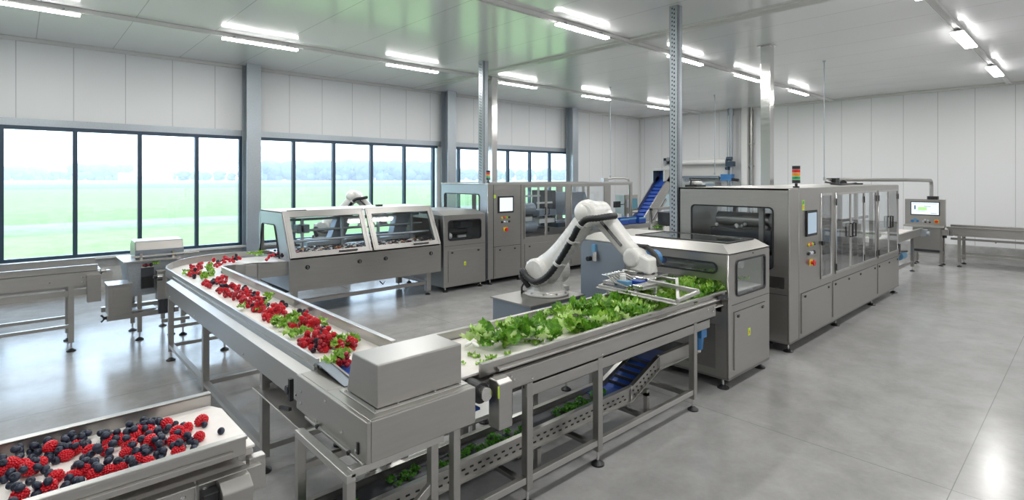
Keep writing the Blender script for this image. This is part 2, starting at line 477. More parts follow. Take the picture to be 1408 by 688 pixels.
window(3, 9.34, 14.83, [9.38, 9.80, 10.80, 11.80, 12.80, 13.78, 14.79])
def hcol(name, x, y, wx, d, z0, z1, m, label, grp=None):
    b = MB().box(x-wx/2, x-wx/2+.016, y-d/2, y+d/2, z0, z1).box(x+wx/2-.016, x+wx/2, y-d/2, y+d/2, z0, z1).box(x-wx/2+.016, x+wx/2-.016, y-.008, y+.008, z0, z1)
    o = b.build(name, m, None, .002); return o
for n, (x) in enumerate((3.86, 9.25, 14.68)):
    c_ = MB().box(x-.15, x+.15, 12.62, 12.64, 0, H).box(x-.15, x+.15, 12.93, 12.95, 0, H).box(x-.01, x+.01, 12.64, 12.93, 0, H)
    c_.box(x-.22, x+.22, 12.58, 12.99, 0, .02)
    struct(c_.build('column_%d' % (n+1), 'galv', None, .003))

# ceiling lights on their trays
def tray(n, y, w_, label):
    b = MB().mat('duct').box(X0, X1-.1, y-w_/2, y+w_/2, H-.045, H-.004)
    b.box(X0, X1-.1, y-w_/2-.008, y-w_/2, H-.06, H-.004).box(X0, X1-.1, y+w_/2, y+w_/2+.008, H-.06, H-.004)
    return tag(b.build('cable_tray', None), label, 'cable tray')
tray(1, 10.24, .05, 'slim cable tray on ceiling nearest the window wall')
tray(2, 5.78, .07, 'cable tray on the middle of the ceiling above the robot')
tray(3, 1.58, .08, 'cable tray over the two short wide ceiling lights at right')
def light(x, y, L, w_, label, first=None):
    if first is None:
        t = thing('ceiling_light', label, 'light', (x, y, 4.6), 'linear ceiling lights')
        MB().box(x-L/2, x+L/2, y-w_/2+.004, y+w_/2-.004, 4.622, 4.64).build('housing', 'duct', t, .004)
        MB().box(x-L/2+.01, x+L/2-.01, y-w_/2, y+w_/2, 4.592, 4.622).build('diffuser', 'tube', t, .006)
        ld = bpy.data.lights.new('lamp', 'AREA'); ld.shape = 'RECTANGLE'; ld.size = L-.04; ld.size_y = w_-.01; ld.energy = 33*L/1.3*(.8 if w_ > .1 else 1); ld.color = (1, .985, .96)
        lo = bpy.data.objects.new('lamp', ld); COL.objects.link(lo); lo.parent = t; lo.location = (0, 0, -.012)
        for k in (-1, 1): MB().box(x+k*L*.35-.012, x+k*L*.35+.012, y-.03, y+.03, 4.64, 4.675).build('bracket', 'galv', t)
        return t
    t = copytree(first); t.location = (x, y, 4.6); t['label'] = label; return t
WINL = ['cut off by the photo edge at top left', 'above the glazed fruit sorter', 'second along from the fruit sorter, in front of the second wall column', 'above the perforated posts by the windows', 'third from the room corner near window wall', 'deep in the row before the room corner']
l0 = None
row1 = [(.05, 'long white ceiling light cut off by upper left picture edge'), (3.25, 'ceiling light over the first window bay, left of the first wall column'),
        (6.42, 'ceiling light between the first and the second wall column'), (9.6, 'ceiling light just right of the pair of posts by the windows'),
        (12.83, 'ceiling light by the thin hanging rod near third wall column'), (16.25, 'last ceiling light of the window row before the room corner')]
for x, lb in row1:
    t = light(x, 10.2, 1.3, .09, lb, l0); l0 = l0 or t
for x, lb in [(.35, 'ceiling light of the middle row above the camera'), (3.6, 'ceiling light of the middle row left of the robot'),
              (6.85, 'brightest ceiling light of the middle row, left of perforated post'), (10.1, 'ceiling light of the middle row passing behind the perforated post'),
              (13.0, 'ceiling light of the middle row just left of the square column'), (16.25, 'ceiling light of the middle row just right of the square column')]:
    light(x, 5.72, 1.3, .09, lb, l0)
l3 = None
for x, lb in [(12.17, 'nearer of two short wide ceiling lights at upper right'), (16.3, 'farther of two short wide ceiling lights near end wall'), (8.2, 'short wide ceiling light above the big machine front'), (4.1, 'short wide ceiling light over open floor'), (0., 'short wide ceiling light behind the camera')]:
    t = light(x, 1.58, 1.5, .17, lb, l3); t['group'] = 'wide ceiling lights'; l3 = l3 or t
for x in (0., 4.1, 8.2, 12.17, 16.3):
    light(x, -2.6, 1.5, .17, 'wide ceiling light in the row behind the viewer', l3)['group'] = 'wide ceiling lights behind the viewer'

# posts and rods
def perforated_post(x, y, z0, z1, w_, label):
    o = MB().mat('galv').box(x-w_/2, x-w_/2+.006, y-w_/2, y+w_/2, z0, z1).box(x-w_/2, x+w_/2, y+w_/2-.006, y+w_/2, z0, z1).box(x-w_/2, x-w_/2+.03, y-w_/2, y-w_/2+.006, z0, z1)
    o.box(x+w_/2-.006, x+w_/2, y-w_/2, y+w_/2, z0, z1).box(x-w_/2+.05, x+w_/2, y-w_/2, y-w_/2+.006, z0, z1)
    o.mat('darkgap')
    z = z0+.06
    while z < z1-.05:
        o.box(x-w_/2-.002, x-w_/2, y-.022, y-.004, z, z+.028).box(x-w_/2-.002, x-w_/2, y+.012, y+.03, z+.02, z+.045); z += .062
    o.mat('darkgap').box(x-w_/2+.03, x-w_/2+.05, y-w_/2+.004, y-w_/2+.006, z0, z1)
    return tag(o.build('perforated_post'), label, 'post')
perforated_post(7.13, 4.20, 0, H, .13, 'tall perforated galvanised post between the two cabinets, floor to ceiling')
perforated_post(7.43, 9.0, 2.085, H, .15, 'perforated post rising from the far cabinet roof by the windows')
tag(MB().box(8.66, 8.83, 10.15, 10.31, 0, H-.012).box(8.6, 8.89, 10.13, 10.36, H-.012, H-.001).build('square_column', 'pol', None, .006), 'smooth shiny square column beside a perforated post near the windows', 'column', kind='thing')
tag(MB().box(10.44, 10.62, 4.18, 4.36, 0, H-.012).box(10.39, 10.67, 4.14, 4.41, H-.012, H-.001).build('square_column', 'pol', None, .008), 'smooth shiny square column standing behind the big cabinet machine', 'column', kind='thing')
for x, y, z, lb in ((12.11, 9.15, 2.2, 'thin threaded rod hanging above the far cabinet pipe arm'), (15.6, 7.88, 2.3, 'thin threaded rod hanging in front of the white wall pipework'), (12.79, 3.99, 2.15, 'thin threaded rod hanging down to pipe over big cabinet')):
    tag(MB().cyl((x, y, z), (x, y, H), .011, 8).cyl((x, y, z), (x, y, z+.07), .022, 10).cyl((x, y, H-.02), (x, y, H), .03, 12).build('hanging_rod', 'galv'), lb, 'rod')

# ------------------------------------------------------------------ outside
def ground_mat():
    m, nt, out = nodes('farmland')
    p = principled(nt, out, (.2, .3, .18), .9)
    p.inputs['Specular IOR Level'].default_value = .1
    g = nt.nodes.new('ShaderNodeNewGeometry'); sx = nt.nodes.new('ShaderNodeSeparateXYZ'); nt.links.new(g.outputs['Position'], sx.inputs[0])
    n = noise_tex(nt, coords(nt, obj=False), .25, 5)
    a = nt.nodes.new('ShaderNodeMath'); a.operation = 'MULTIPLY_ADD'; a.inputs[1].default_value = 2.4; nt.links.new(n, a.inputs[0]); nt.links.new(sx.outputs[1], a.inputs[2])
    # distance bands: lawn, verge, sandy path, crop, darker crop, pale stubble, far hedges
    l = nt.nodes.new('ShaderNodeMath'); l.operation = 'LOGARITHM'; l.inputs[1].default_value = 10; nt.links.new(a.outputs[0], l.inputs[0])
    f = maprange(nt, l.outputs[0], 1.1, 3.1, 0, 1)
    def P(y): return (math.log10(y+1.2)-1.1)/2.
    r = ramp(nt, f, [(P(13), (.20, .28, .10)), (P(29.5), (.21, .29, .11)), (P(30.5), (.17, .22, .10)), (P(34), (.22, .21, .15)), (P(36.5), (.25, .24, .19)), (P(37.8), (.17, .23, .09)),
                     (P(60), (.20, .26, .11)), (P(148), (.205, .265, .11)), (P(152), (.15, .19, .09)), (P(260), (.18, .23, .12)), (P(275), (.22, .26, .16)), (P(420), (.21, .25, .16))])
    n2 = noise_tex(nt, coords(nt, (1, .6, 1), obj=False), 1.3, 6, .7)
    mx = nt.nodes.new('ShaderNodeMix'); mx.data_type = 'RGBA'; mx.blend_type = 'MULTIPLY'; mx.inputs['Factor'].default_value = .6
    r2 = ramp(nt, n2, [(.3, (.55, .6, .5)), (.6, (1, 1, 1))])
    nt.links.new(r.outputs[0], mx.inputs['A']); nt.links.new(r2.outputs[0], mx.inputs['B']); nt.links.new(mx.outputs['Result'], p.inputs['Base Color'])
    return m
M['ground'] = ground_mat()
struct(MB().box(-700, 1500, Y1+.25, 1500, -.6, -.2).build('field', 'ground'))
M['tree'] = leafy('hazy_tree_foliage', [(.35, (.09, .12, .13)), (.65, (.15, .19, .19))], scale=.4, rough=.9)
M['bark'] = plain('tree_bark', (.10, .09, .08), .9)
def tree_mesh(seed):
    rr = random.Random(seed); b = MB()
    for k in range(24):
        a = rr.random()*2*PI; q = rr.random()**.5*3.6; z = 1.6+rr.random()*7.0-q*.25
        b.ball((math.cos(a)*q, math.sin(a)*q, z), 1.9+rr.random()*1.3, 2)
    b.ball((0, 0, 7.4), 3.3, 2)
    for v in b.bm.verts:
        v.co += v.normal*0 + Vector(v.co)*.06*noise.noise(v.co*1.1)+Vector((0, 0, .35))*noise.noise(v.co*.9)
    return b
protos = []
for s in range(3):
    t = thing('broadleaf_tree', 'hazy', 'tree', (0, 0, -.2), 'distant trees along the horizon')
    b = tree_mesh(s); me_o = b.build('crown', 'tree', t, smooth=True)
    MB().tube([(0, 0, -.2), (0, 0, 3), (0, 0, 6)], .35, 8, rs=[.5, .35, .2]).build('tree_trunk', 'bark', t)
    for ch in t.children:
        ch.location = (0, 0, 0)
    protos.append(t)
tn = 0; rt = random.Random(3)
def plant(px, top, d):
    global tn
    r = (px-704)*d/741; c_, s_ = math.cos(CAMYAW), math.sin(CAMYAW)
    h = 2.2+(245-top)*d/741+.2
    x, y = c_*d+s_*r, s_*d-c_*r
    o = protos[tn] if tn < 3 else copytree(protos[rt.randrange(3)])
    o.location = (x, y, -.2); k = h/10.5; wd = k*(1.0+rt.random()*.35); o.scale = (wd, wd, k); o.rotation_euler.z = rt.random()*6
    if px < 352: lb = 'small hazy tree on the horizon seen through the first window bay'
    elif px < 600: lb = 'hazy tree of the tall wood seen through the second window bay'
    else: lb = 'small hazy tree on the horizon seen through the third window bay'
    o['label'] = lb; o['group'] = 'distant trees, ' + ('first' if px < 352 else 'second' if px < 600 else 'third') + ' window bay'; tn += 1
px = -60
while px < 352:
    if not (168 < px < 216): plant(px, (229 if px < 62 else 235 if px < 104 else 227 if px < 168 else 236)+rt.uniform(-1.5, 2), rt.uniform(520, 640))
    px += rt.uniform(9, 14) if px < 170 else rt.uniform(13, 18)
px = 354
while px < 592: plant(px, 222.5+rt.uniform(-1.5, 2.5), rt.uniform(520, 640)); px += rt.uniform(8, 12)
px = 596
while px < 800: plant(px, 234+rt.uniform(-2, 2), rt.uniform(560, 650)); px += rt.uniform(10, 15)
M['barn_w'] = plain('barn_white_cladding', (.5, .5, .5), .6); M['barn_r'] = plain('barn_roof', (.30, .31, .33), .6)
for px, w_, h_, lb in ((180, 20, 5., 'white farm barn with grey roof on the horizon, left one'), (212, 34, 4., 'long low farm barn on the horizon right of the first barn')):
    d = 560; r = (px-704)*d/741; x, y = math.cos(CAMYAW)*d+math.sin(CAMYAW)*r, math.sin(CAMYAW)*d-math.cos(CAMYAW)*r
    t = thing('farm_barn', lb, 'barn', (x, y, -.2))
    MB().box(x-w_/2, x+w_/2, y, y+12, -.2, h_-.2).build('barn_wall', 'barn_w', t)
    MB().prism([(y-.5, h_-.2), (y+12.5, h_-.2), (y+6, h_+2.6)], 'X', x-w_/2-.5, x+w_/2+.5).build('roof', 'barn_r', t)
    MB().box(x-2, x+2, y-.15, y-.02, -.2, h_*.6).build('barn_door', 'barn_r', t)

hz = MB().box(-650, 1450, 70, 1400, -.15, 70).build('horizon_haze', 'haze')
tag(hz, 'thin pale haze over the far fields outside the windows', 'haze', kind='stuff')
# ------------------------------------------------------------------ fruit conveyor in the near corner
def wall_strip(b, pts, t, z0, z1):
    """thin upright wall along a plan polyline; z1 may be a list"""
    n = len(pts); zs = z1 if isinstance(z1, (list, tuple)) else [z1]*n; z0s = z0 if isinstance(z0, (list, tuple)) else [z0]*n
    rows = []
    for i, (x, y) in enumerate(pts):
        a = Vector(pts[max(i-1, 0)]); c = Vector(pts[min(i+1, n-1)]); d = (c-a).normalized(); nn = Vector((-d.y, d.x))*t/2
        rows.append([b.bm.verts.new(p) for p in ((x+nn.x, y+nn.y, z0s[i]), (x-nn.x, y-nn.y, z0s[i]), (x-nn.x, y-nn.y, zs[i]), (x+nn.x, y+nn.y, zs[i]))])
    for r, q in zip(rows, rows[1:]):
        for k in range(4): b.face([r[k], r[(k+1) % 4], q[(k+1) % 4], q[k]])
    b.face(rows[0]); b.face(rows[-1][::-1]); return b

t = thing('fruit_conveyor', 'short steel conveyor cut off at lower left, carrying raspberries and blueberries', 'conveyor', (0, 2.9, 0))
MB().prism([(-3, 2.60), (.80, 2.60), (.795, 3.12), (.755, 3.205), (-3, 3.205)], 'Z', .975, .988).prism([(-3, 2.62), (.79, 2.62), (.79, 3.05), (.72, 3.18), (-3, 3.18)], 'Z', .88, .895).cyl((.765, 2.62, .948), (.765, 3.10, .948), .034, 16).build('conveyor_belt', 'belt', t, .003)
MB().box(-3, .765, 3.205, 3.225, .93, 1.05).box(-3, .765, 3.205, 3.245, 1.04, 1.052).box(-3, .765, 3.225, 3.245, .82, .94).build('side_rail', 'steel_h', t, .003)
MB().box(-3, .755, 2.575, 2.60, .965, 1.045).box(-3, .757, 2.56, 2.60, 1.038, 1.052).box(-3, .70, 2.555, 2.575, .975, 1.0).build('side_rail', 'steel_h', t, .003)
sp_o = MB().box(-3, .545, 2.53, 2.56, .80, .925).box(.552, .80, 2.53, 2.56, .82, .925).box(-3, .545, 2.51, 2.56, .925, .932).box(.552, .80, 2.51, 2.56, .925, .932).box(.76, .83, 2.55, 2.60, .80, .95).build('side_plate', 'steel_h', t, .003)
bolts([(x, 2.53, z) for x in (.38, .5, .58, .10, -.15, -.4) for z in (.85, .895)], 'Y', -1, .010, sp_o)
MB().prism([(2.42, .62), (2.53, .62), (2.53, .93), (2.47, .93), (2.42, .90)], 'X', .62, .74).build('motor_housing', 'steel', t, .006)
MB().box(.56, .62, 2.47, 2.53, .72, .9).cyl((.59, 2.5, .7), (.59, 2.5, .8), .03, 12).build('drive_bracket', 'black', t, .004)
for x in (-.35, -2.4):
    for y in (2.60, 3.19): leg(t, x, y, .80)
MB().box(-2.4, -.35, 2.585, 2.615, .2, .24).box(-2.4, -.35, 3.175, 3.205, .2, .24).build('cross_bar', 'steel', t, .003)

# ------------------------------------------------------------------ long fruit and salad conveyor with its bend
t = thing('bend_conveyor', 'long steel conveyor with mixed berries and lettuce that bends toward glazed sorter', 'conveyor', (1.65, 5.5, 0))
OUT = [(1.412, 3.36), (1.412, 8.08), (1.46, 8.32), (1.56, 8.55), (1.72, 8.80), (1.93, 9.0), (2.2, 9.17), (2.55, 9.30), (3.10, 9.33)]
ZO = [1.05, 1.05, 1.05, 1.05, 1.05, 1.045, 1.035, 1.02, 1.0]
INN = [(1.95, 3.36), (1.95, 7.58), (1.99, 7.80), (2.10, 8.05), (2.27, 8.26), (2.45, 8.40), (2.66, 8.47)]
ZI = [1.05, 1.05, 1.04, 1.01, .98, .94, .92]
b = MB(); wall_strip(b, OUT, .02, .94, ZO); b.build('outer_rail', 'steel_light', t, .003)
b = MB(); wall_strip(b, OUT[1:], .03, .72, [z-.09 for z in ZO[1:]]); b.build('bend_side_plate', 'steel_h', t, .003)
b = MB(); wall_strip(b, INN, .02, [.95, .95, .93, .88, .83, .78, .72], ZI)
b.box(1.935, 1.975, 3.36, 7.6, 1.044, 1.056); b.build('inner_rail', 'steel_light', t, .003)
b = MB().mat('belt'); b.box(1.425, 1.94, 3.36, 7.6, .963, .975)
fan_o = [(1.425, 7.6)]+[(x+.012, y-.01) for x, y in OUT[1:]]; fan_i = [(1.94, 7.6), (1.94, 7.65), (1.98, 7.83), (2.10, 8.07), (2.27, 8.28), (2.45, 8.42), (2.66, 8.49), (2.9, 8.5), (3.10, 8.5)]
zb = [.975, .975, .972, .968, .96, .95, .935, .92, .91]
vo = [b.bm.verts.new((x, y, z)) for (x, y), z in zip(fan_o, zb)]; vi = [b.bm.verts.new((x, y, z)) for (x, y), z in zip(fan_i, zb)]
vo2 = [b.bm.verts.new((x, y, z-.012)) for (x, y), z in zip(fan_o, zb)]; vi2 = [b.bm.verts.new((x, y, z-.012)) for (x, y), z in zip(fan_i, zb)]
for k in range(len(vo)-1):
    b.face([vo[k], vi[k], vi[k+1], vo[k+1]]); b.face([vo2[k+1], vi2[k+1], vi2[k], vo2[k]])
b.face([vo[-1], vi[-1], vi2[-1], vo2[-1]]); b.face([vo[0], vo2[0], vi2[0], vi[0]])
b.build('conveyor_belt', None, t)
MB().prism([(1.33, .94), (1.402, .975), (1.402, .955), (1.34, .925)], 'Y', 3.36, 7.62).box(1.388, 1.402, 3.36, 7.62, .95, 1.0).build('sloped_ledge', 'steel_light', t, .002)
s_ = MB().box(1.33, 1.35, 3.38, 7.62, .76, .94).box(1.35, 1.39, 3.38, 7.62, .76, .775).build('side_plate', 'steel_h', t, .003)
bolts([(1.33, y, .80) for y in (3.5, 3.62, 4.6, 6.2, 7.4)], 'X', -1, .009, s_)
MB().box(1.96, 1.985, 3.38, 7.5, .80, .95).build('side_plate', 'steel_h', t, .003)
MB().box(2.64, 2.67, 8.44, 8.49, .68, .93).box(2.67, 3.08, 8.465, 8.485, .70, .80).box(2.67, 3.08, 8.465, 8.485, .83, .915).box(2.67, 3.08, 8.47, 8.48, .70, .90).build('infeed_rail', 'steel', t, .003)
for y, in ((7.57,), (5.95,), (4.23,)):
    leg(t, 1.37, y, .77, .055); leg(t, 1.96, y, .80, .05)
leg(t, 1.72, 8.7, .72); leg(t, 2.45, 8.5, .70); leg(t, 2.5, 9.25, .72)
MB().box(1.345, 1.395, 4.23, 7.57, .165, .205).box(1.94, 1.98, 4.23, 7.57, .165, .205).build('floor_rail', 'steel_light', t, .003)
for y in (4.23, 5.95, 7.57): MB().box(1.39, 1.94, y-.02, y+.02, .16, .20).box(1.39, 1.94, y-.02, y+.02, .66, .70).build('cross_bar', 'steel', t, .003)
MB().box(1.4, 1.72, 8.3, 8.34, .3, .34).box(1.40, 2.45, 7.9, 7.94, .3, .34).bar((1.75, 8.7, .3), (2.5, 9.2, .3), .04, .04).build('bend_brace', 'steel', t, .003)
# hinge pins and latch where it meets the transfer box
MB().mat('black').cyl((1.27, 3.52, .84), (1.30, 3.52, .84), .03, 12).box(1.275, 1.30, 3.47, 3.50, .78, .92).bar((1.27, 3.45, .74), (1.27, 3.62, .70), .02, .02).build('latch_handle', None, t, .002)
MB().mat('pol').cyl((1.36, 8.0, .96), (1.30, 8.0, .96), .03, 14).mat('black').cyl((1.30, 8.0, .96), (1.26, 8.0, .96), .022, 14).cyl((1.33, 7.86, .95), (1.28, 7.86, .95), .02, 12).build('tension_knob', None, t, .002)
MB().box(2.0, 2.14, 4.45, 4.75, .62, .80).cyl((2.1, 4.6, .66), (2.1, 4.6, .78), .05, 14).build('drive_motor', 'galv', t, .006)
MB().hexa([(1.30, 3.36, .62), (1.95, 3.36, .62), (1.95, 4.3, .62), (1.30, 4.3, .62), (1.30, 3.36, .63), (1.95, 3.36, .63), (1.95, 4.3, .63), (1.30, 4.3, .63)]).build('drip_tray', 'steel_light', t, .003)

# ------------------------------------------------------------------ transfer head with its cover, at the corner of the two lines
t = thing('transfer_box', 'large boxy steel transfer head with screwed-on cover where two conveyors meet', 'machine', (1.6, 2.9, 0))
b = MB().prism([(2.45, .775), (3.36, .775), (3.36, .985), (2.45, .985)], 'X', 1.275, 1.30)
b.box(1.30, 1.965, 2.45, 2.475, .775, .985).box(1.30, 1.965, 2.475, 2.98, .972, .985).box(1.94, 1.965, 2.475, 3.0, .775, .972).box(1.30, 1.47, 2.98, 3.36, .972, .985).box(1.30, 1.94, 2.475, 3.34, .80, .81)
body = b.build('box_body', 'steel', t, .005)
bolts([(1.275, y, z) for y, z in ((3.28, .90), (3.28, .83), (2.93, .95), (2.72, .85), (2.56, .81), (3.05, .80))], 'X', -1, .010, body)
MB().box(1.262, 1.275, 2.47, 3.2, .768, .782).build('door_edge', 'steel_light', body, .002)
MB().box(1.268, 1.275, 2.53, 2.55, .80, .86).cyl((1.27, 2.62, .78), (1.255, 2.62, .78), .012, 10).cyl((1.27, 3.02, .78), (1.255, 3.02, .78), .012, 10).build('hinge', 'black', body, .002)
c_ = MB().hexa([(1.385, 2.545, .99), (1.935, 2.545, .99), (1.935, 2.90, .99), (1.385, 2.90, .99), (1.385, 2.545, 1.222), (1.935, 2.545, 1.222), (1.935, 2.83, 1.222), (1.385, 2.83, 1.222)]).build('cover', 'steel', t, .007)
fl = MB().box(1.355, 1.385, 2.515, 2.93, .985, .991).box(1.385, 1.96, 2.515, 2.545, .985, .991).box(1.935, 1.96, 2.545, 2.93, .985, .991).build('cover_flange', 'steel_light', c_, .002)
bolts([(1.37, 2.53, .991), (1.37, 2.88, .991), (1.5, 2.53, .991), (1.74, 2.53, .991), (1.91, 2.53, .991)], 'Z', 1, .008, c_)
MB().box(1.49, 1.92, 3.0, 3.37, .955, .962).cyl((1.49, 3.02, .945), (1.92, 3.02, .945), .02, 14).build('blue_transfer_belt', 'blue', t, .002)['label'] = 'blue belt strip under the cover edge'
b = MB(); wall_strip(b, [(1.475, 3.42), (1.475, 3.3), (1.475, 2.96)], .014, .965, [1.0, 1.03, 1.0]); b.build('belt_guide', 'steel_dark', t, .002)
MB().prism([(3.42, .99), (3.38, 1.02), (3.30, 1.025), (2.96, .99), (2.96, .986), (3.30, 1.018), (3.37, 1.012), (3.41, .986)], 'X', 1.40, 1.475).build('curved_chute', 'grey_paint', t)
MB().box(1.462, 1.472, 2.955, 2.975, .985, 1.04).build('guide_pin', 'black', t)
st = MB().bar((1.20, 2.46, .735), (1.20, 3.12, .735), .05, .04).box(1.2, 1.75, 2.46, 2.51, .735, .775).build('stand_frame', 'steel_light', t, .003)
for x, y in ((1.20, 2.485), (1.20, 3.10), (1.70, 2.50), (1.84, 2.485), (1.70, 3.2), (1.84, 3.25)): leg(t, x, y, .775 if x > 1.3 else .72, .048)
MB().box(1.20, 1.70, 3.08, 3.12, .52, .56).box(1.70, 1.84, 3.18, 3.22, .58, .62).box(1.2, 1.72, 2.47, 2.51, .12, .16).box(1.84, 2.5, 3.2, 3.24, .56, .60).build('cross_bar', 'steel', t, .003)
MB().bar((1.45, 2.50, .34), (1.70, 2.50, .50), .03, .05).bar((1.72, 3.2, .72), (1.86, 3.0, .56), .03, .04).build('brace', 'steel', t, .003)

# ------------------------------------------------------------------ lettuce conveyor
t = thing('lettuce_conveyor', 'long steel conveyor heaped with lettuce leaves running into hooded machine', 'conveyor', (3.6, 2.9, 0))
MB().box(1.97, 6.35, 2.62, 3.275, .973, .985).cyl((2.02, 2.64, .943), (2.02, 3.25, .943), .036, 16).box(1.99, 6.3, 2.64, 3.25, .872, .884).build('conveyor_belt', 'belt', t, .002)
MB().box(2.115, 5.36, 2.595, 2.61, .958, 1.04).box(2.115, 5.36, 2.575, 2.61, 1.036, 1.048).prism([(2.565, .985), (2.595, 1.0), (2.595, .97), (2.565, .972)], 'X', 2.25, 5.3).build('side_rail', 'steel_h', t, .003)
MB().box(2.2, 5.36, 3.285, 3.30, .94, 1.045).box(2.2, 5.36, 3.285, 3.325, 1.038, 1.05).build('side_rail', 'steel_h', t, .003)
s_ = MB().box(2.20, 5.06, 2.545, 2.56, .842, .955).box(2.2, 5.06, 2.535, 2.575, .953, .961).box(2.2, 5.06, 2.545, 2.6, .842, .85).build('side_beam', 'steel_h', t, .003)
bolts([(x, 2.545, z) for x, z in ((2.33, .93), (2.36, .90), (2.52, .87), (3.27, .865), (4.9, .93), (5.0, .90), (5.03, .93))], 'Y', -1, .010, s_)
MB().box(2.2, 5.15, 3.31, 3.325, .84, .955).build('side_beam', 'steel_h', t, .003)
MB().box(2.50, 5.0, 2.575, 2.59, .735, .815).box(2.5, 5.0, 2.575, 2.62, .735, .742).build('lower_beam', 'steel_h', t, .003)
MB().box(2.50, 5.15, 3.28, 3.295, .735, .815).build('lower_beam', 'steel_h', t, .003)
MB().box(2.55, 5.1, 2.64, 3.24, .80, .803).box(2.5, 5.15, 2.60, 2.61, .79, .86).build('belt_return_and_slot_shade', 'black', t)  # second box: black strip standing in for shade in the beam slot
for x in (2.53, 3.285, 4.72):
    leg(t, x, 2.60, .90 if x < 3 else .865, .055); leg(t, x, 3.30, .86, .055)
MB().box(2.5, 4.75, 2.58, 2.62, .155, .20).box(2.5, 4.75, 3.28, 3.32, .155, .20).bar((1.86, 2.6, .178), (2.5, 2.6, .178), .04, .045).build('floor_rail', 'steel_light', t, .003)
for x in (2.53, 3.285, 4.0, 4.72): MB().box(x-.025, x+.025, 2.62, 3.28, .12, .15).build('cross_bar', 'steel_dark', t, .003)
MB().prism([(2.43, .68), (2.53, .68), (2.53, .975), (2.46, .975), (2.43, .955)], 'X', 2.13, 2.24).build('motor_housing', 'steel', t, .006)
MB().mat('black').cyl((2.05, 2.50, .91), (2.05, 2.62, .91), .062, 24).mat('pol').cyl((2.06, 2.46, .91), (2.06, 2.50, .91), .04, 20).mat('ygreen').box(2.118, 2.128, 2.425, 2.432, .88, .95).build('roller_end', None, t, .002)
MB().mat('blue').box(1.99, 2.12, 2.6, 2.8, .76, .775).mat('black').cyl((2.0, 2.58, .79), (2.0, 2.7, .79), .02, 10).build('belt_scraper', None, t, .002)
MB().mat('blue_motor').tube([(4.99, 2.70, .64), (4.99, 2.70, .50)], .055, 16, rs=[.06, .05]).box(4.94, 5.05, 2.63, 2.77, .62, .74).mat('pol').cyl((4.95, 2.68, .76), (4.86, 2.68, .78), .03, 12).cyl((4.99, 2.7, .50), (4.99, 2.7, .47), .035, 14).build('drive_motor', None, t, .006)['label'] = 'blue electric motor'
MB().cyl((5.2, 2.57, .98), (5.36, 2.57, .96), .012, 8).bar((5.15, 2.57, 1.0), (5.34, 2.57, 1.0), .02, .03).build('rail_clamp', 'black', t, .003)

# ------------------------------------------------------------------ low conveyor under the lettuce line
t = thing('herb_conveyor', 'low narrow conveyor with perforated side and blue incline under the lettuce line', 'conveyor', (3., 2.95, 0))
prof = [(.9, .262), (4.02, .262), (4.46, .435), (5.2, .435)]
def strip_xz(b, y0, y1, pf, dz0, dz1):
    A = [[b.bm.verts.new((x, y, z+dz)) for y, dz in ((y0, dz0), (y1, dz0), (y1, dz1), (y0, dz1))] for x, z in pf]
    for r, q in zip(A, A[1:]):
        for k in range(4): b.face([r[k], r[(k+1) % 4], q[(k+1) % 4], q[k]])
    b.face(A[0]); b.face(A[-1][::-1]); return b
b = MB(); b.mat('darkgap'); strip_xz(b, 2.84, 3.10, prof[:2], .0, .012); b.mat('blue'); strip_xz(b, 2.84, 3.10, [(3.75, .275), (4.02, .275), (4.46, .449), (4.8, .449)], .0, .004)
b.mat('darkgap'); strip_xz(b, 2.84, 3.10, prof[1:], .0, .012)
for k in range(5):
    x = 4.06+k*.085; z = .268+(x-4.02)*.393; b.box(x, x+.012, 2.85, 3.09, z, z+.04)
b.build('conveyor_belt', None, t)
b = MB(); b.mat('steel_h'); strip_xz(b, 2.815, 2.835, prof, -.04, .085); strip_xz(b, 2.795, 2.835, prof, .078, .088); strip_xz(b, 2.79, 2.835, prof, -.045, -.036)
b.mat('black')
x = .95
while x < 3.95: b.box(x, x+.028, 2.812, 2.8155, .282, .293).box(x+.03, x+.058, 2.812, 2.8155, .245, .256); x += .07
x = 4.05
while x < 4.42:
    z = .262+(x-4.02)*.393; b.box(x, x+.02, 2.812, 2.8155, z+.02, z+.034).box(x+.02, x+.04, 2.812, 2.8155, z-.02, z-.006); x += .055
b.mat('pol').box(4.01, 4.025, 2.80, 2.812, .22, .355).box(4.45, 4.465, 2.80, 2.812, .40, .53)
b.build('perforated_side', None, t, .001)
b = MB(); strip_xz(b, 3.11, 3.13, prof, -.04, .05); strip_xz(b, 3.11, 3.15, prof, .045, .055); b.build('far_side', 'steel_h', t, .002)
for x in (1.5, 2.9, 4.35): MB().box(x-.02, x+.02, 2.85, 2.89, 0, .22).box(x-.02, x+.02, 3.07, 3.11, 0, .22).box(x-.02, x+.02, 2.85, 3.11, .16, .19).build('support', 'steel', t, .003)
tag(MB().box(1.95, 2.95, 3.20, 3.72, .33, .345).box(1.95, 2.95, 3.20, 3.212, .345, .37).box(1.95, 1.962, 3.20, 3.72, .345, .37).box(2.0, 2.04, 3.3, 3.34, 0, .33).box(2.85, 2.89, 3.3, 3.34, 0, .33).box(2.0, 2.04, 3.6, 3.64, 0, .33).box(2.85, 2.89, 3.6, 3.64, 0, .33).build('drip_tray', 'steel_light', None, .003), 'flat shiny drip tray on floor legs behind the low herb conveyor', 'tray')
tw = thing('scrap_tray', 'dark steel tray with white fittings below the lettuce conveyor', 'tray', (3.5, 3.5, 0))
MB().box(3.05, 4.3, 3.36, 3.78, .38, .395).box(3.05, 4.3, 3.36, 3.37, .395, .43).box(3.05, 4.3, 3.77, 3.78, .395, .43).build('tray_pan', 'steel_dark', tw, .003)
for x in (3.1, 4.2):
    for y in (3.4, 3.74): leg(tw, x, y, .38, .035)
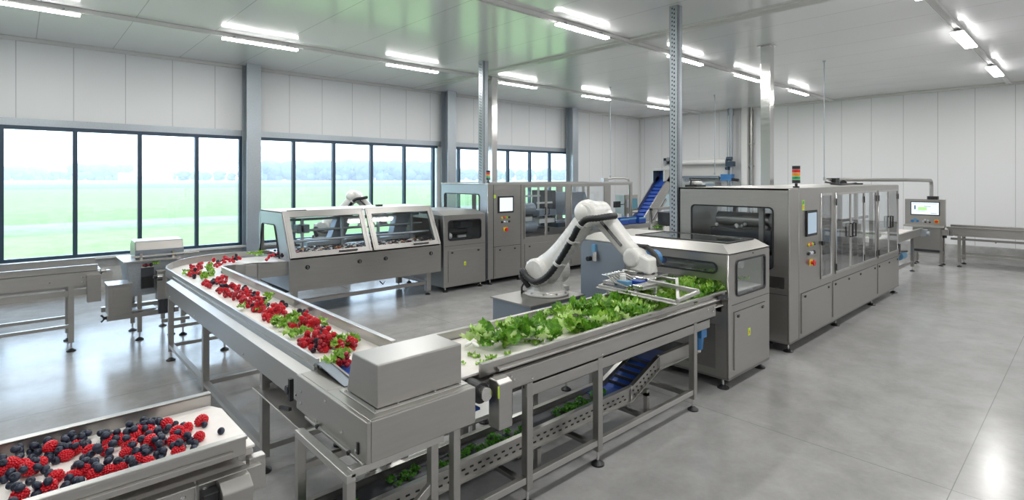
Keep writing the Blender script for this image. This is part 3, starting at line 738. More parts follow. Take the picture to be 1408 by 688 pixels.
MB().tube([(3.25, 3.5, .395), (3.25, 3.5, .44), (3.26, 3.52, .48)], .03, 12, rs=[.05, .035, .02]).tube([(3.18, 3.45, .41), (3.32, 3.56, .41)], .02, 10).build('spray_fitting', 'offwhite', tw)
MB().tube([(3.9, 3.45, .395), (3.9, 3.45, .62)], .03, 12).box(3.85, 3.96, 3.42, 3.5, .60, .66).cyl((3.75, 3.46, .5), (3.9, 3.46, .5), .02, 10).build('pump', 'galv', tw, .004)
# ------------------------------------------------------------------ hooded infeed machine
def latch(parent, ax, pts, sgn=-1):
    for p in pts:
        x, y, z = p
        if ax == 'Y': MB().mat('black').box(x-.022, x+.022, y-.008, y, z-.014, z+.014).mat('pol').cyl((x+.008, y-.012, z), (x+.008, y, z), .007, 10).build('door_latch', None, parent, .002)
        else: MB().mat('black').box(x-.008, x, y-.022, y+.022, z-.014, z+.014).mat('pol').cyl((x-.012, y+.008, z), (x, y+.008, z), .007, 10).build('door_latch', None, parent, .002)
def sticker(parent, x, y, z, s=.03):
    o = MB().mat('ygreen').box(x-s*.8, x+s*.8, y-.003, y, z-s*1.1, z+s*1.1).mat('amber').prism([(x-s*.6, z-s*.6), (x+s*.6, z-s*.6), (x, z+s*.7)], 'Y', y-.004, y-.003).mat('black').box(x-.002, x+.002, y-.005, y-.004, z-s*.2, z+s*.35).build('warning_sticker', None, parent)
    return o
t = thing('infeed_machine', 'waist-high steel machine with sloping roof edges that the lettuce conveyor enters', 'machine', (5.9, 3.55, 0))
xa, xb, ya, yb = 5.41, 6.42, 2.58, 4.56
sheet('entry_panel', 'steel', t, 'X', xa, xa+.02, rect(ya+.02, 3.86, .12, 1.41), [rect(2.66, 3.56, .80, 1.125), rrect(2.70, 3.72, 1.19, 1.315, .06)], .0015)
window_in(t, 'X', xa+.0, 2.70, 3.72, 1.19, 1.315, .06, 'guard', 'slot_window')
p_ = MB().box(xa, xa+.02, 3.868, yb, .12, 1.395).build('end_panel', 'grey_paint', t, .003)
MB().box(xa-.012, xa, 2.72, 3.5, .20, .66).build('service_door', 'steel_dark', t, .004)
sheet('front_panel', 'steel', t, 'Y', ya, ya+.02, rect(xa, xb, .12, 1.41), [rrect(5.57, 6.30, .945, 1.335, .05)], .0015)
window_in(t, 'Y', ya, 5.57, 6.30, .945, 1.335, .05, 'guard')
d_ = MB().box(5.52, 6.29, ya-.012, ya, .19, .79).build('service_door', 'steel', t, .003)
MB().box(xa+.07, xb-.02, ya-.003, ya, .868, .874).box(5.515, 6.295, ya-.004, ya, .79, .796).build('panel_groove', 'darkgap', t)
latch(d_, 'Y', [(5.60, ya-.012, .745), (6.21, ya-.012, .745)]); sticker(d_, 5.86, ya-.012, .53, .036)
MB().cyl((5.98, ya-.006, 1.375), (5.98, ya, 1.375), .008, 10).build('rivet', 'black', t)
MB().box(xb-.02, xb, ya+.02, 2.63, .12, 1.41).box(xb-.02, xb, 3.35, yb, .12, 1.41).box(xb-.02, xb, 2.63, 3.35, .12, .85).box(xb-.02, xb, 2.63, 3.35, 1.2, 1.41).build('exit_panel', 'steel', t)
MB().box(xa+.02, xb-.02, yb-.02, yb, .12, 1.41).build('back_panel', 'steel', t)
MB().box(xa, xb, ya, yb, .10, .125).build('base_plate', 'steel_dark', t)
# bevelled roof with its skylight
i = .13; b = MB(); zt = 1.49
ou = [(xa, ya), (xb, ya), (xb, yb), (xa, yb)]; inn_ = [(xa+i, ya+i), (xb-i*.5, ya+i), (xb-i*.5, yb-i), (xa+i, yb-i)]
A = [b.bm.verts.new((x, y, 1.412)) for x, y in ou]; B = [b.bm.verts.new((x, y, zt)) for x, y in inn_]
A2 = [b.bm.verts.new((x, y, 1.40)) for x, y in ou]; B2 = [b.bm.verts.new((x, y, zt-.012)) for x, y in inn_]
for k in range(4):
    j = (k+1) % 4; b.face([A[k], A[j], B[j], B[k]]); b.face([A2[j], A2[k], B2[k], B2[j]]); b.face([A2[k], A2[j], A[j], A[k]]); b.face([B[k], B[j], B2[j], B2[k]])
rf = b.build('roof_bevel', 'steel_matt', t)
sheet('roof_top', 'steel_matt', t, 'Z', zt-.012, zt, inn_, [rect(5.66, 6.27, 2.72, 3.86)])
sheet('skylight_frame', 'black', t, 'Z', zt, zt+.012, rect(5.64, 6.29, 2.70, 3.88), [rect(5.665, 6.265, 2.725, 3.855)])
MB().box(5.655, 6.275, 2.715, 3.865, zt+.002, zt+.008).build('skylight_pane', 'guard', t)
for x, y in ((5.45, 2.66), (6.35, 2.66), (5.45, 4.48), (6.35, 4.48)):
    add_foot(t, x, y, .11, .06)
# roller, brushes and a light-grey inner tank seen through the windows
MB().cyl((5.62, 2.75, 1.25), (5.62, 3.5, 1.25), .035, 16).cyl((6.1, 2.75, 1.22), (6.1, 3.5, 1.22), .05, 16).build('inner_roller', 'offwhite', t)
MB().box(5.5, 5.56, 3.45, 3.7, 1.15, 1.35).cyl((5.46, 3.62, 1.27), (5.46, 3.36, 1.27), .05, 14).build('inner_actuator', 'blue', t, .005)
MB().box(5.5, 6.38, 3.60, 3.64, .9, 1.36).box(6.3, 6.36, 2.62, 3.5, .96, 1.32).box(5.55, 6.3, 2.72, 2.76, .86, .93).box(5.6, 6.35, 3.4, 3.5, 1.02, 1.10).build('inner_baffle', 'steel_light', t, .004)
MB().box(5.6, 6.3, 3.3, 3.34, 1.24, 1.28).cyl((5.9, 2.8, 1.1), (5.9, 3.4, 1.1), .03, 12).build('spray_bar', 'pol', t)
# key switch on the grey end panel
MB().mat('cyanblue').box(xa-.03, xa, 4.30, 4.36, 1.22, 1.36).mat('pol').box(xa-.045, xa-.03, 4.27, 4.33, 1.15, 1.27).mat('black').cyl((xa-.06, 4.40, 1.17), (xa, 4.40, 1.17), .03, 14).build('key_switch', None, t, .004)

# ------------------------------------------------------------------ big cabinet machine
def drum(b, p0, p1, r): b.cyl(p0, p1, r, 24)
t = thing('packing_cabinet', 'largest steel cabinet machine with glass doors, touch screen and signal tower', 'machine', (9.7, 3.35, 0))
xa, xb, ya, yb, za, zb_ = 7.08, 12.5, 2.6, 4.12, .14, 2.065
sheet('end_panel', 'steel', t, 'X', xa, xa+.02, rect(ya+.02, yb, za, zb_), [rrect(2.79, 3.93, 1.03, 1.83, .06), rect(2.66, 3.3, .8, .95)], .0015)
window_in(t, 'X', xa, 2.79, 3.93, 1.03, 1.83, .06, 'guard', 'end_window')
MB().box(xa-.003, xa, ya+.02, yb, .727, .733).build('panel_groove', 'darkgap', t)
wins = [(8.18, 8.64), (8.80, 10.92), (11.05, 12.42)]
fp = sheet('front_panel', 'steel', t, 'Y', ya, ya+.02, rect(7.40, xb, za, zb_), [rect(a, b_, .81, 1.975) for a, b_ in wins], .0015)
MB().box(xa, 7.385, ya-.004, ya+.02, za, zb_).build('corner_post', 'steel', t, .012)
MB().box(7.385, 7.40, ya+.004, ya+.02, za, zb_).build('panel_gap', 'darkgap', t)
for k, (a, b_) in enumerate(wins):
    n = (1, 3, 2)[k]; ww = (b_-a)/n
    for j in range(n):
        u0, u1 = a+j*ww, a+(j+1)*ww
        d_ = sheet('glass_door', 'steel_light', t, 'Y', ya-.012, ya+.004, rect(u0+.004, u1-.004, .80, 1.985), [rect(u0+.034, u1-.034, .83, 1.955)], .0015)
        MB().box(u0+.02, u1-.02, ya-.006, ya-.001, .82, 1.965).build('pane', 'guard', d_)
        if k:
            hx = u1-.06 if (k == 1 and j == 0) or (k == 2 and j == 0) else u0+.10
            if not (k == 1 and j == 2): MB().tube([(hx, ya-.012, 1.30), (hx, ya-.05, 1.30), (hx, ya-.05, 1.50), (hx, ya-.012, 1.50)], .012, 8).build('door_handle', 'black', d_)
            MB().box(u1-.03 if j else u0+.0, u1-.01 if j else u0+.02, ya-.022, ya-.01, 1.8, 1.9).box(u1-.03 if j else u0, u1-.01 if j else u0+.02, ya-.022, ya-.01, .85, .95).build('hinge', 'black', d_)
        else: MB().box(u0-.01, u0+.07, ya-.04, ya-.01, 1.27, 1.33).build('door_knob', 'black', d_, .008)
for u0, u1, ls in ((7.46, 8.60, (7.58, 8.48)), (8.68, 10.94, (8.78, 9.4, 10.0, 10.82)), (11.02, 12.44, (11.1, 11.75, 12.34))):
    d_ = MB().box(u0, u1, ya-.012, ya+.0, .19, .70).build('lower_door', 'steel', t, .003)
    latch(d_, 'Y', [(x, ya-.012, .655) for x in ls])
    MB().box(u0-.006, u1+.006, ya-.003, ya, .70, .708).build('door_gap', 'darkgap', d_)
MB().box(xa, xb, ya+.02, yb, zb_-.02, zb_+.005).build('roof', 'steel_matt', t, .004)
MB().box(xa, xb, ya, yb, .12, .14).build('base_plate', 'steel_dark', t)
MB().box(xa+.3, xb-.2, ya+.32, yb-.1, 0, .12).build('dark_base', 'darkgap', t)  # dark block added to stand in for the deep shade below the cabinet
sheet('back_panel', 'steel', t, 'Y', yb-.02, yb, rect(xa, xb, za, zb_), [rect(8.2, 10.9, .9, 1.95), rect(11.1, 12.4, .9, 1.95)])
MB().box(8.2, 10.9, yb-.012, yb-.008, .9, 1.95).box(11.1, 12.4, yb-.012, yb-.008, .9, 1.95).build('back_glass', 'guard', t)
sheet('outfeed_panel', 'steel', t, 'X', xb-.02, xb, rect(ya+.02, yb-.02, za, zb_), [rect(2.75, 3.75, .82, 1.95)])
MB().box(xb-.012, xb-.008, 2.75, 3.75, 1.2, 1.95).build('outfeed_glass', 'guard', t)
for x in (7.2, 9.0, 10.9, 12.4):
    add_foot(t, x, ya+.06, .13, .06); add_foot(t, x, yb-.08, .13, .06)
# touch screen and buttons
def controls(t, x0, x1, z0, z1, y, bx, bz, hue='screen_b', s=1.):
    sc_ = MB().box(x0, x1, y-.02, y, z0, z1).build('touch_screen', 'black', t, .004)
    m = .03*s; MB().box(x0+m, x1-m, y-.023, y-.019, z0+m, z1-m).build('display', hue, sc_)
    cols = (('yellow', 'red', 'ygreen', 'black'), ('black', 'key', 'key', 'black'))
    for rI, (z, ks) in enumerate(zip(bz, cols)):
        for k, c in enumerate(ks):
            MB().cyl((bx+(k-1.5)*.062*s, y-.018, z+(.006 if k % 2 else -.006)), (bx+(k-1.5)*.062*s, y, z), .021*s, 12).build('push_button', c, t)
    e_ = MB().mat('yellow').box(bx-.05*s, bx+.05*s, y-.004, y, bz[2]-.04*s, bz[2]+.04*s).mat('red').tube([(bx, y-.004, bz[2]), (bx, y-.03, bz[2]), (bx, y-.031, bz[2]), (bx, y-.05, bz[2])], .03, 16, rs=[.018*s, .018*s, .036*s, .034*s]).build('emergency_stop', None, t)
sc_x = controls(t, 7.62, 8.0, 1.43, 1.77, ya, 7.82, (1.315, 1.20, 1.07), 'screen_b', 1.1)
MB().mat('ygreen').box(7.50, 7.58, ya-.003, ya, 1.78, 1.91).mat('green_p').box(7.512, 7.568, ya-.004, ya-.003, 1.86, 1.90).mat('amber').box(7.515, 7.565, ya-.004, ya-.003, 1.80, 1.84).build('warning_sticker', None, t)
def tower(t, x, y, z, cols, h, r=.045):
    s = MB().cyl((x, y, z), (x, y, z+.06), .018, 12).tube([(x, y, z), (x, y, z+.02)], .04, 16).build('signal_tower', 'black', t)
    zz = z+.06
    for c in cols:
        MB().cyl((x, y, zz+.002), (x, y, zz+h-.002), r, 20).build('signal_lamp', c, s, .003); zz += h
tower(t, 7.72, 2.75, 2.07, ['black', 'green_p', 'amber', 'red', 'black'], .047, .05)
# works inside
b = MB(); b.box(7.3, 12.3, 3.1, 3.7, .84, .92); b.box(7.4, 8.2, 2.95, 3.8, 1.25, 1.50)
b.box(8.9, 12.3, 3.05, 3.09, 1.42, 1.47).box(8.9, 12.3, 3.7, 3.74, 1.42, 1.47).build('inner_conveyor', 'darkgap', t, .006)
b = MB()
for x, z, r in ((7.55, 1.62, .10), (8.45, 1.15, .13), (9.3, 1.08, .14), (11.6, 1.1, .12)): drum(b, (x, 3.0, z), (x, 3.75, z), r)
b.box(7.25, 7.45, 3.0, 3.9, 1.32, 1.36).box(9.0, 10.2, 3.2, 3.7, 1.1, 1.35).box(11.3, 12.2, 3.15, 3.7, 1.0, 1.3).build('inner_drum', 'steel', t, .006)
b = MB()
for x in (8.3, 9.2, 10.4, 11.3, 12.3):
    for y in (3.0, 3.85): b.box(x-.03, x+.03, y-.03, y+.03, .14, 2.04)
b.box(8.3, 12.3, 2.97, 3.03, 1.93, 1.97).box(7.2, 7.26, 2.97, 3.03, .9, 1.95).build('inner_frame', 'steel_dark', t, .004)
MB().tube([(9.95, 3.0, 1.20), (9.95, 3.25, 1.20)], .11, 18, rs=[.10, .11]).box(9.85, 10.2, 2.95, 3.2, 1.22, 1.33).cyl((10.12, 3.0, 1.0), (10.12, 3.0, 1.22), .05, 14).build('inner_motor', 'cyanblue', t, .006)['label'] = 'pale blue motor behind the glass doors'
MB().box(8.42, 8.52, 2.9, 3.0, .95, 1.62).cyl((8.5, 2.95, 1.6), (8.5, 2.95, 1.75), .03, 10).build('inner_actuator', 'grey_paint', t, .004)
b = MB()
for k in range(26):
    b.ball((7.3+R.random()*.9, 2.95+R.random()*.85, 1.53+R.random()*.04), .03, 1)
b.build('portion_cups', 'offwhite', t); 
# equipment on its roof
o = thing('filter_unit', 'small black-framed white filter box standing on the big cabinet roof', 'filter box', (7.3, 4.0, 2.07))
MB().box(7.18, 7.45, 3.90, 4.08, 2.07, 2.10).tube([(7.18, 3.99, 2.10), (7.19, 3.99, 2.17), (7.44, 3.99, 2.17), (7.45, 3.99, 2.10)], .012, 8).build('filter_frame', 'black', o)
MB().box(7.21, 7.42, 3.93, 4.05, 2.10, 2.155).build('filter_body', 'offwhite', o, .02)
tag(MB().tube([(10.6, 3.2, 2.10), (10.8, 3.1, 2.085), (11.4, 3.2, 2.085), (12.2, 3.3, 2.09), (12.45, 3.3, 2.10)], .016, 8).tube([(11.9, 3.7, 2.12), (12.1, 3.5, 2.085), (12.5, 3.2, 2.085)], .014, 8).build('air_hose', 'black', None, smooth=True), 'black air hoses lying on the big cabinet roof', 'hose')
# ------------------------------------------------------------------ glazed sorter
t = thing('glazed_sorter', 'long steel sorting machine with two slanted glass lids beside the windows', 'machine', (4.5, 9.1, 0))
xa, xb = 3.08, 5.90
sheet('front_panel', 'steel', t, 'Y', 8.40, 8.42, rect(xa, xb, .44, .935), (), .0015)
MB().box(xa, xb, 9.75, 9.80, .44, 1.0).box(xa, xb, 8.42, 9.75, .44, .46).build('body_tray', 'steel_dark', t, .003)
prof = [(8.42, .44), (9.80, .44), (9.80, 1.60), (9.70, 1.66), (8.76, 1.66), (8.415, .95)]
hole = [(8.80, .92), (9.72, .92), (9.62, 1.42), (9.58, 1.44), (9.06, 1.44), (9.02, 1.42)]
ep = sheet('end_cheek', 'galv', t, 'X', xa-.0, xa+.02, prof, [hole], .0015)
MB().tube([(xa-.01, 8.80, .92), (xa-.01, 9.02, 1.42), (xa-.01, 9.06, 1.44), (xa-.01, 9.58, 1.44), (xa-.01, 9.62, 1.42), (xa-.01, 9.72, .92)], .010, 8).build('opening_gasket', 'black', ep)
sheet('end_cheek', 'galv', t, 'X', xb-.02, xb, prof, [[(8.62, 1.0), (9.6, 1.0), (9.6, 1.5), (8.85, 1.5)]], .0015)
sl = math.hypot(.345, .71); cy, sy = .345/sl, .71/sl
def slant(v):   # v.y = thickness outward (negative), v.z = distance up the slant
    return Vector((v.x, 8.415+v.z*cy+v.y*sy, .95+v.z*sy-v.y*cy))
for a, b_ in ((xa+.01, 4.475), (4.51, xb-.01)):
    l_ = sheet('glass_lid', 'steel_dark', t, 'Y', -.03, .0, rect(a, b_, .0, sl-.0), [rect(a+.10, b_-.10, .085, sl-.11)], .0015, mapf=slant)
    pm = MB().box(a+.08, b_-.08, -.016, -.011, .07, sl-.09); 
    for v in pm.bm.verts: v.co = slant(v.co)
    pm.build('pane', 'guard', l_)
    cx = (a+b_)/2
    hm = MB().box(cx+.10, cx+.42, -.055, -.035, .03, .05).box(cx+.12, cx+.14, -.036, -.028, .03, .05).box(cx+.38, cx+.40, -.036, -.028, .03, .05)
    for v in hm.bm.verts: v.co = slant(v.co)
    hm.build('lid_handle', 'black', l_, .003)
    gm = MB()
    for q in (a+.035, b_-.035): gm.box(q-.010, q+.010, -.036, -.03, .02, sl-.03)
    for v in gm.bm.verts: v.co = slant(v.co)
    gm.build('lid_trim', 'steel_dark', l_)
sheet('top_panel', 'offwhite', t, 'Z', 1.645, 1.665, rect(xa, xb, 8.745, 9.72))
MB().box(3.2, 3.5, 8.78, 8.84, 1.665, 1.68).box(5.0, 5.12, 9.2, 9.26, 1.665, 1.70).build('top_hinge', 'black', t, .003)
bk = sheet('back_panel', 'steel', t, 'Y', 9.72, 9.74, rect(xa, xb, .96, 1.64), [rect(a+.06, b_-.06, 1.04, 1.58) for a, b_ in ((xa, 4.49), (4.49, xb))])
MB().box(xa+.05, xb-.05, 9.727, 9.732, 1.03, 1.59).build('back_glass', 'guard', bk)
MB().box(xa+.03, xb-.03, 8.50, 9.65, .965, .985).build('sorting_belt', 'steel_light', t)
b = MB()
for z, y in ((1.18, 8.75), (1.32, 9.0), (1.50, 9.1)): b.cyl((xa+.05, y, z), (xb-.05, y, z), .022, 10)
for x in (3.5, 4.2, 4.9, 5.6): b.box(x-.02, x+.02, 8.95, 9.0, .98, 1.52)
b.box(3.6, 4.3, 9.0, 9.5, 1.05, 1.12).box(4.9, 5.7, 9.0, 9.5, 1.05, 1.1); b.build('inner_rail', 'galv', t, .003)
b = MB()
b.box(3.42, 3.62, 8.95, 9.15, 1.28, 1.42).hexa([(4.0, 9.1, 1.0), (4.25, 9.1, 1.0), (4.25, 9.3, 1.0), (4.0, 9.3, 1.0), (4.22, 9.1, 1.6), (4.5, 9.1, 1.6), (4.5, 9.3, 1.6), (4.22, 9.3, 1.6)])
b.hexa([(5.25, 9.1, 1.0), (5.5, 9.1, 1.0), (5.5, 9.3, 1.0), (5.25, 9.3, 1.0), (5.4, 9.1, 1.6), (5.7, 9.1, 1.6), (5.7, 9.3, 1.6), (5.4, 9.3, 1.6)])
b.build('inner_carriage', 'grey_paint', t, .01)
b = MB()
for cx in (4.78, 4.55): b.tube([(cx+.16*math.cos(a*PI/8), 9.2, 1.28+.2*math.sin(a*PI/8)) for a in range(9)], .022, 8)
b.build('cable_loop', 'galv', t, smooth=True)
for x in (3.36, 4.24, 4.73, 5.67):
    MB().mat('black').tube([(x, 8.385, .80), (x, 8.40, .80)], .035, 18).mat('pol').box(x-.008, x+.008, 8.378, 8.386, .775, .825).build('quarter_turn_lock', None, t, .002)
for x in (3.22, 5.72):
    for y in (8.58, 9.62): leg(t, x, y, .45, .09, 'steel', True, .07)
MB().box(3.2, 5.74, 8.56, 8.60, .20, .26).box(3.2, 5.74, 9.60, 9.64, .20, .26).box(5.70, 5.74, 8.6, 9.6, .2, .26).box(3.2, 3.24, 8.6, 9.6, .2, .26).build('floor_rail', 'steel', t, .003)
MB().cyl((4.9, 8.8, .44), (4.9, 8.8, .36), .02, 10).tube([(4.84, 8.8, .33), (4.9, 8.8, .27), (4.96, 8.8, .33), (4.9, 8.8, .39), (4.84, 8.8, .33)], .012, 8).cyl((3.9, 8.7, .44), (3.9, 8.7, .40), .02, 10).cyl((5.2, 8.7, .44), (5.2, 8.7, .40), .02, 10).build('drain_valve', 'black', t)
b = MB(); b.box(3.15, 3.9, 8.75, 9.4, .37, .44).build('catch_bin', 'darkgap', t, .01)
# granular fruit mix spread on the sorting belt
b = MB(); rg = random.Random(5)
b.mats = ['crown', 'rasp2', 'belt', 'blackb', 'amber']
for k in range(1500):
    b.cur = rg.choice((0, 0, 3, 3, 1, 2, 2, 4) if k % 5 else (0, 2, 3)); x = xa+.08+rg.random()*2.66; y = 8.53+rg.random()**1.4*.8; s = .012+rg.random()*.012
    z = .99+rg.random()*.05*math.exp(-((y-8.75)/.3)**2); b.box(x-s, x+s, y-s, y+s, z-s*.4, z+s)
tag(b.build('fruit_mix', None), 'mottled layer of small dried fruit pieces on the belt inside the glazed sorter', 'fruit mix', kind='stuff')

# ------------------------------------------------------------------ small cabinet next to it
t = thing('inspection_cabinet', 'small low steel cabinet with one rounded window beside the glazed sorter', 'machine', (6.5, 9.1, 0))
xa, xb, ya, yb = 6.0, 7.03, 8.45, 9.9
sheet('front_panel', 'steel', t, 'Y', ya, ya+.02, rect(xa, xb, .12, 1.48), [rrect(6.10, 6.92, .985, 1.385, .06)], .0015)
window_in(t, 'Y', ya, 6.10, 6.92, .985, 1.385, .06, 'guard')
d_ = MB().box(6.10, 6.92, ya-.012, ya, .20, .80).build('service_door', 'steel', t, .003)
latch(d_, 'Y', [(6.19, ya-.012, .755), (6.84, ya-.012, .755)]); sticker(d_, 6.50, ya-.012, .52, .034)
MB().box(xa+.02, xb-.02, ya-.003, ya, .885, .89).build('panel_groove', 'darkgap', t)
MB().box(xa, xa+.02, ya+.02, yb, .12, .9).box(xa, xa+.02, ya+.02, 8.7, .9, 1.48).box(xa, xa+.02, 9.6, yb, .9, 1.48).box(xa, xa+.02, 8.7, 9.6, 1.4, 1.48).build('end_panel', 'steel', t, .002)
MB().box(xb-.02, xb, ya+.02, yb, .12, 1.48).box(xa, xb, yb-.02, yb, .12, 1.48).box(xa, xb, ya, yb, .1, .12).build('back_panel', 'steel', t)
MB().hexa([(xa, ya, 1.48), (xb, ya, 1.48), (xb, yb, 1.48), (xa, yb, 1.48), (xa+.05, ya+.28, 1.56), (xb-.05, ya+.28, 1.56), (xb-.05, yb-.1, 1.56), (xa+.05, yb-.1, 1.56)]).build('roof', 'steel_matt', t, .003)
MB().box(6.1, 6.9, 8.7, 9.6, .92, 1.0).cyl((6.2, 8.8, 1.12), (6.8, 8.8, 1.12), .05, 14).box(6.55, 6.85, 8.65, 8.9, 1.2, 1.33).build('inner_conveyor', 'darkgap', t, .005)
MB().ball((6.3, 8.7, 1.05), .07, 2).box(6.15, 6.5, 9.0, 9.1, 1.2, 1.28).cyl((6.55, 8.75, 1.02), (6.75, 8.75, 1.02), .03, 12).build('inner_roller', 'offwhite', t)
b = MB()
b.tube([(5.97, 8.62, 1.40), (5.95, 8.6, 1.2), (5.96, 8.58, 1.0), (5.97, 8.6, .7)], .03, 10)
b.tube([(5.97, 8.72, 1.40), (5.94, 8.7, 1.2), (5.96, 8.68, .9)], .03, 10).build('cable_hose', 'black', t, smooth=True)
for x, y in ((6.08, 8.52), (6.95, 8.52), (6.08, 9.82), (6.95, 9.82)): add_foot(t, x, y, .11, .05)

# ------------------------------------------------------------------ far cabinet machine by the windows
t = thing('filling_cabinet', 'tall steel cabinet machine by the windows with screen and glass doors, behind the robot', 'machine', (9.5, 9.3, 0))
xa, xb, ya, yb, za, zb_ = 7.10, 12.15, 8.45, 10.12, .12, 2.07
sheet('end_panel', 'galv', t, 'X', xa, xa+.02, rect(ya+.02, yb, za, zb_), [rrect(8.72, 9.98, 1.36, 1.87, .06)], .0015)
window_in(t, 'X', xa, 8.72, 9.98, 1.36, 1.87, .06, 'guard', 'end_window')
wins = [(8.12, 9.50), (9.66, 10.95), (11.2, 12.05)]
sheet('front_panel', 'steel', t, 'Y', ya, ya+.02, rect(xa, xb, za, zb_), [rect(a, b_, .88, 2.02) for a, b_ in wins], .0015)
for (a, b_) in wins[:2]:
    ww = (b_-a)/2
    for j in range(2):
        u0, u1 = a+j*ww, a+(j+1)*ww
        d_ = sheet('glass_door', 'steel', t, 'Y', ya-.012, ya+.004, rect(u0+.003, u1-.003, .87, 2.03), [rect(u0+.035, u1-.035, .905, 1.995)])
        MB().box(u0+.02, u1-.02, ya-.006, ya-.002, .89, 2.01).build('pane', 'guard', d_)
        hx = u1-.055 if j == 0 else u0+.06
        MB().tube([(hx, ya-.012, 1.38), (hx, ya-.045, 1.38), (hx, ya-.045, 1.54), (hx, ya-.012, 1.54)], .011, 8).build('door_handle', 'black', d_)
for u0, u1 in ((7.28, 7.98), (8.14, 9.52), (9.66, 10.95), (11.1, 12.1)):
    d_ = MB().box(u0, u1, ya-.012, ya, .17, .76).build('lower_door', 'steel', t, .003)
    latch(d_, 'Y', [(u0+.14, ya-.012, .70), (u1-.14, ya-.012, .70)])
MB().box(7.24, 7.252, ya-.004, ya, za, zb_).box(8.02, 8.03, ya-.004, ya, za, zb_).box(7.25, 8.02, ya-.004, ya, .765, .775).build('panel_groove', 'darkgap', t)
MB().box(xa-.01, xb, ya-.01, ya+.06, zb_-.01, zb_+.03).box(xa, xb, yb-.06, yb, zb_-.01, zb_+.03).box(xa, 8.05, ya+.06, yb-.06, zb_-.01, zb_+.01).box(xb-.06, xb, ya+.06, yb-.06, zb_-.01, zb_+.03).build('roof_frame', 'steel_light', t, .003)
MB().box(8.05, xb-.06, ya+.06, yb-.06, zb_+.0, zb_+.008).build('roof_glass', 'guard', t)
sheet('back_panel', 'steel', t, 'Y', yb-.02, yb, rect(xa, xb, za, zb_), [rect(7.25, 8.0, 1.1, 1.95), rect(8.12, 9.5, .95, 2.0), rect(9.66, 10.95, .95, 2.0), rect(11.2, 12.05, .88, 2.0)])
MB().box(7.2, 12.05, yb-.012, yb-.008, 1.1, 2.0).build('back_glass', 'guard', t)
MB().box(xb-.02, xb, ya+.02, yb-.02, za, .88).box(xb-.04, xb, ya+.02, ya+.08, .88, zb_).build('outfeed_panel', 'steel', t)
MB().box(xa, xb, ya+.06, yb-.06, .10, .12).build('base_plate', 'steel_dark', t)
MB().box(xa+.3, xb-.2, ya+.35, yb-.1, 0, .10).build('dark_base', 'darkgap', t)  # shade under this cabinet, built as an added inset dark block
controls(t, 7.37, 7.80, 1.47, 1.82, ya, 7.58, (1.37, 1.28, 1.12), 'screen', 1.1)
MB().box(7.25, 7.31, ya-.003, ya, 1.78, 1.85).build('sticker_mark', 'ygreen', t)
tower(t, 7.25, 8.62, 2.10, ['black', 'green_p', 'amber', 'red', 'black'], .04, .042)
for x in (7.2, 8.03, 9.6, 11.0, 12.05):
    add_foot(t, x, ya+.06, .11, .05); add_foot(t, x, yb-.08, .11, .05)
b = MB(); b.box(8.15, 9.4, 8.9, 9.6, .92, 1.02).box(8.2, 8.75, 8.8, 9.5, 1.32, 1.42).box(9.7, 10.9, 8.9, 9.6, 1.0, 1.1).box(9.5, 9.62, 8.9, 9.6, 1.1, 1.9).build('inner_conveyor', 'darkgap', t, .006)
b = MB(); drum(b, (8.2, 8.8, 1.50), (8.72, 8.8, 1.50), .13); drum(b, (8.2, 8.75, 1.10), (8.72, 8.75, 1.10), .12)
b.box(8.85, 9.42, 8.7, 9.2, 1.32, 1.46).hexa([(9.75, 8.8, 1.3), (10.9, 8.8, 1.3), (10.9, 9.3, 1.3), (9.75, 9.3, 1.3), (10.0, 8.8, 1.85), (10.6, 8.8, 1.85), (10.6, 9.3, 1.85), (10.0, 9.3, 1.85)]).build('inner_drum', 'grey_paint', t, .008)
b = MB(); b.box(8.2, 8.72, 8.8, 9.2, 1.22, 1.31).box(8.9, 9.42, 8.75, 9.2, 1.15, 1.25).box(8.9, 9.4, 8.8, 8.84, 1.6, 1.64).box(8.9, 9.4, 9.2, 9.24, 1.75, 1.79)
for x in (8.15, 8.83, 9.45, 9.7, 10.9): b.box(x-.02, x+.02, 9.3, 9.34, .9, 2.05)
b.build('inner_frame', 'offwhite', t, .004)
tag(MB().tube([(11.6, 8.95, 2.16), (11.9, 8.9, 2.20), (12.35, 8.85, 2.20), (12.5, 8.82, 2.16), (12.52, 8.80, 2.0), (12.52, 8.78, 1.74)], .028, 12).box(11.5, 11.7, 8.9, 9.0, 2.10, 2.2).build('pipe_arm', 'steel_light', None, smooth=False), 'bent steel pipe arm joining far cabinet roof to small control box', 'pipe arm')

# control box and blue elevator behind
t = thing('control_box', 'small upright control box with teal screen in front of blue belt elevator', 'control box', (12.4, 8.6, 0))
MB().box(12.0, 12.62, 8.6, 8.9, 1.24, 1.74).build('box_body', 'steel', t, .01)
MB().box(12.32, 12.58, 8.588, 8.6, 1.36, 1.64).build('display', 'screen_teal', t)
MB().mat('offwhite').box(12.36, 12.6, 8.58, 8.6, 1.27, 1.31).mat('key').box(12.1, 12.18, 8.59, 8.6, 1.4, 1.62).build('key_strip', None, t)
MB().box(12.15, 12.25, 8.7, 8.8, .02, 1.24).box(12.0, 12.4, 8.6, 8.9, 0, .02).build('stand_post', 'steel', t, .003)
MB().box(11.62, 11.86, 8.62, 8.68, 1.42, 1.58).box(11.86, 12.0, 8.64, 8.67, 1.48, 1.5).build('side_display', 'black', t, .003)
t = thing('belt_elevator', 'steep elevator conveyor with cleated blue belt climbing toward the room corner', 'conveyor', (13.6, 9.2, 0))
P0, P1 = Vector((13.1, 0, .60)), Vector((14.85, 0, 2.16)); dn = (P1-P0).normalized(); nn = Vector((-dn.z, 0, dn.x))
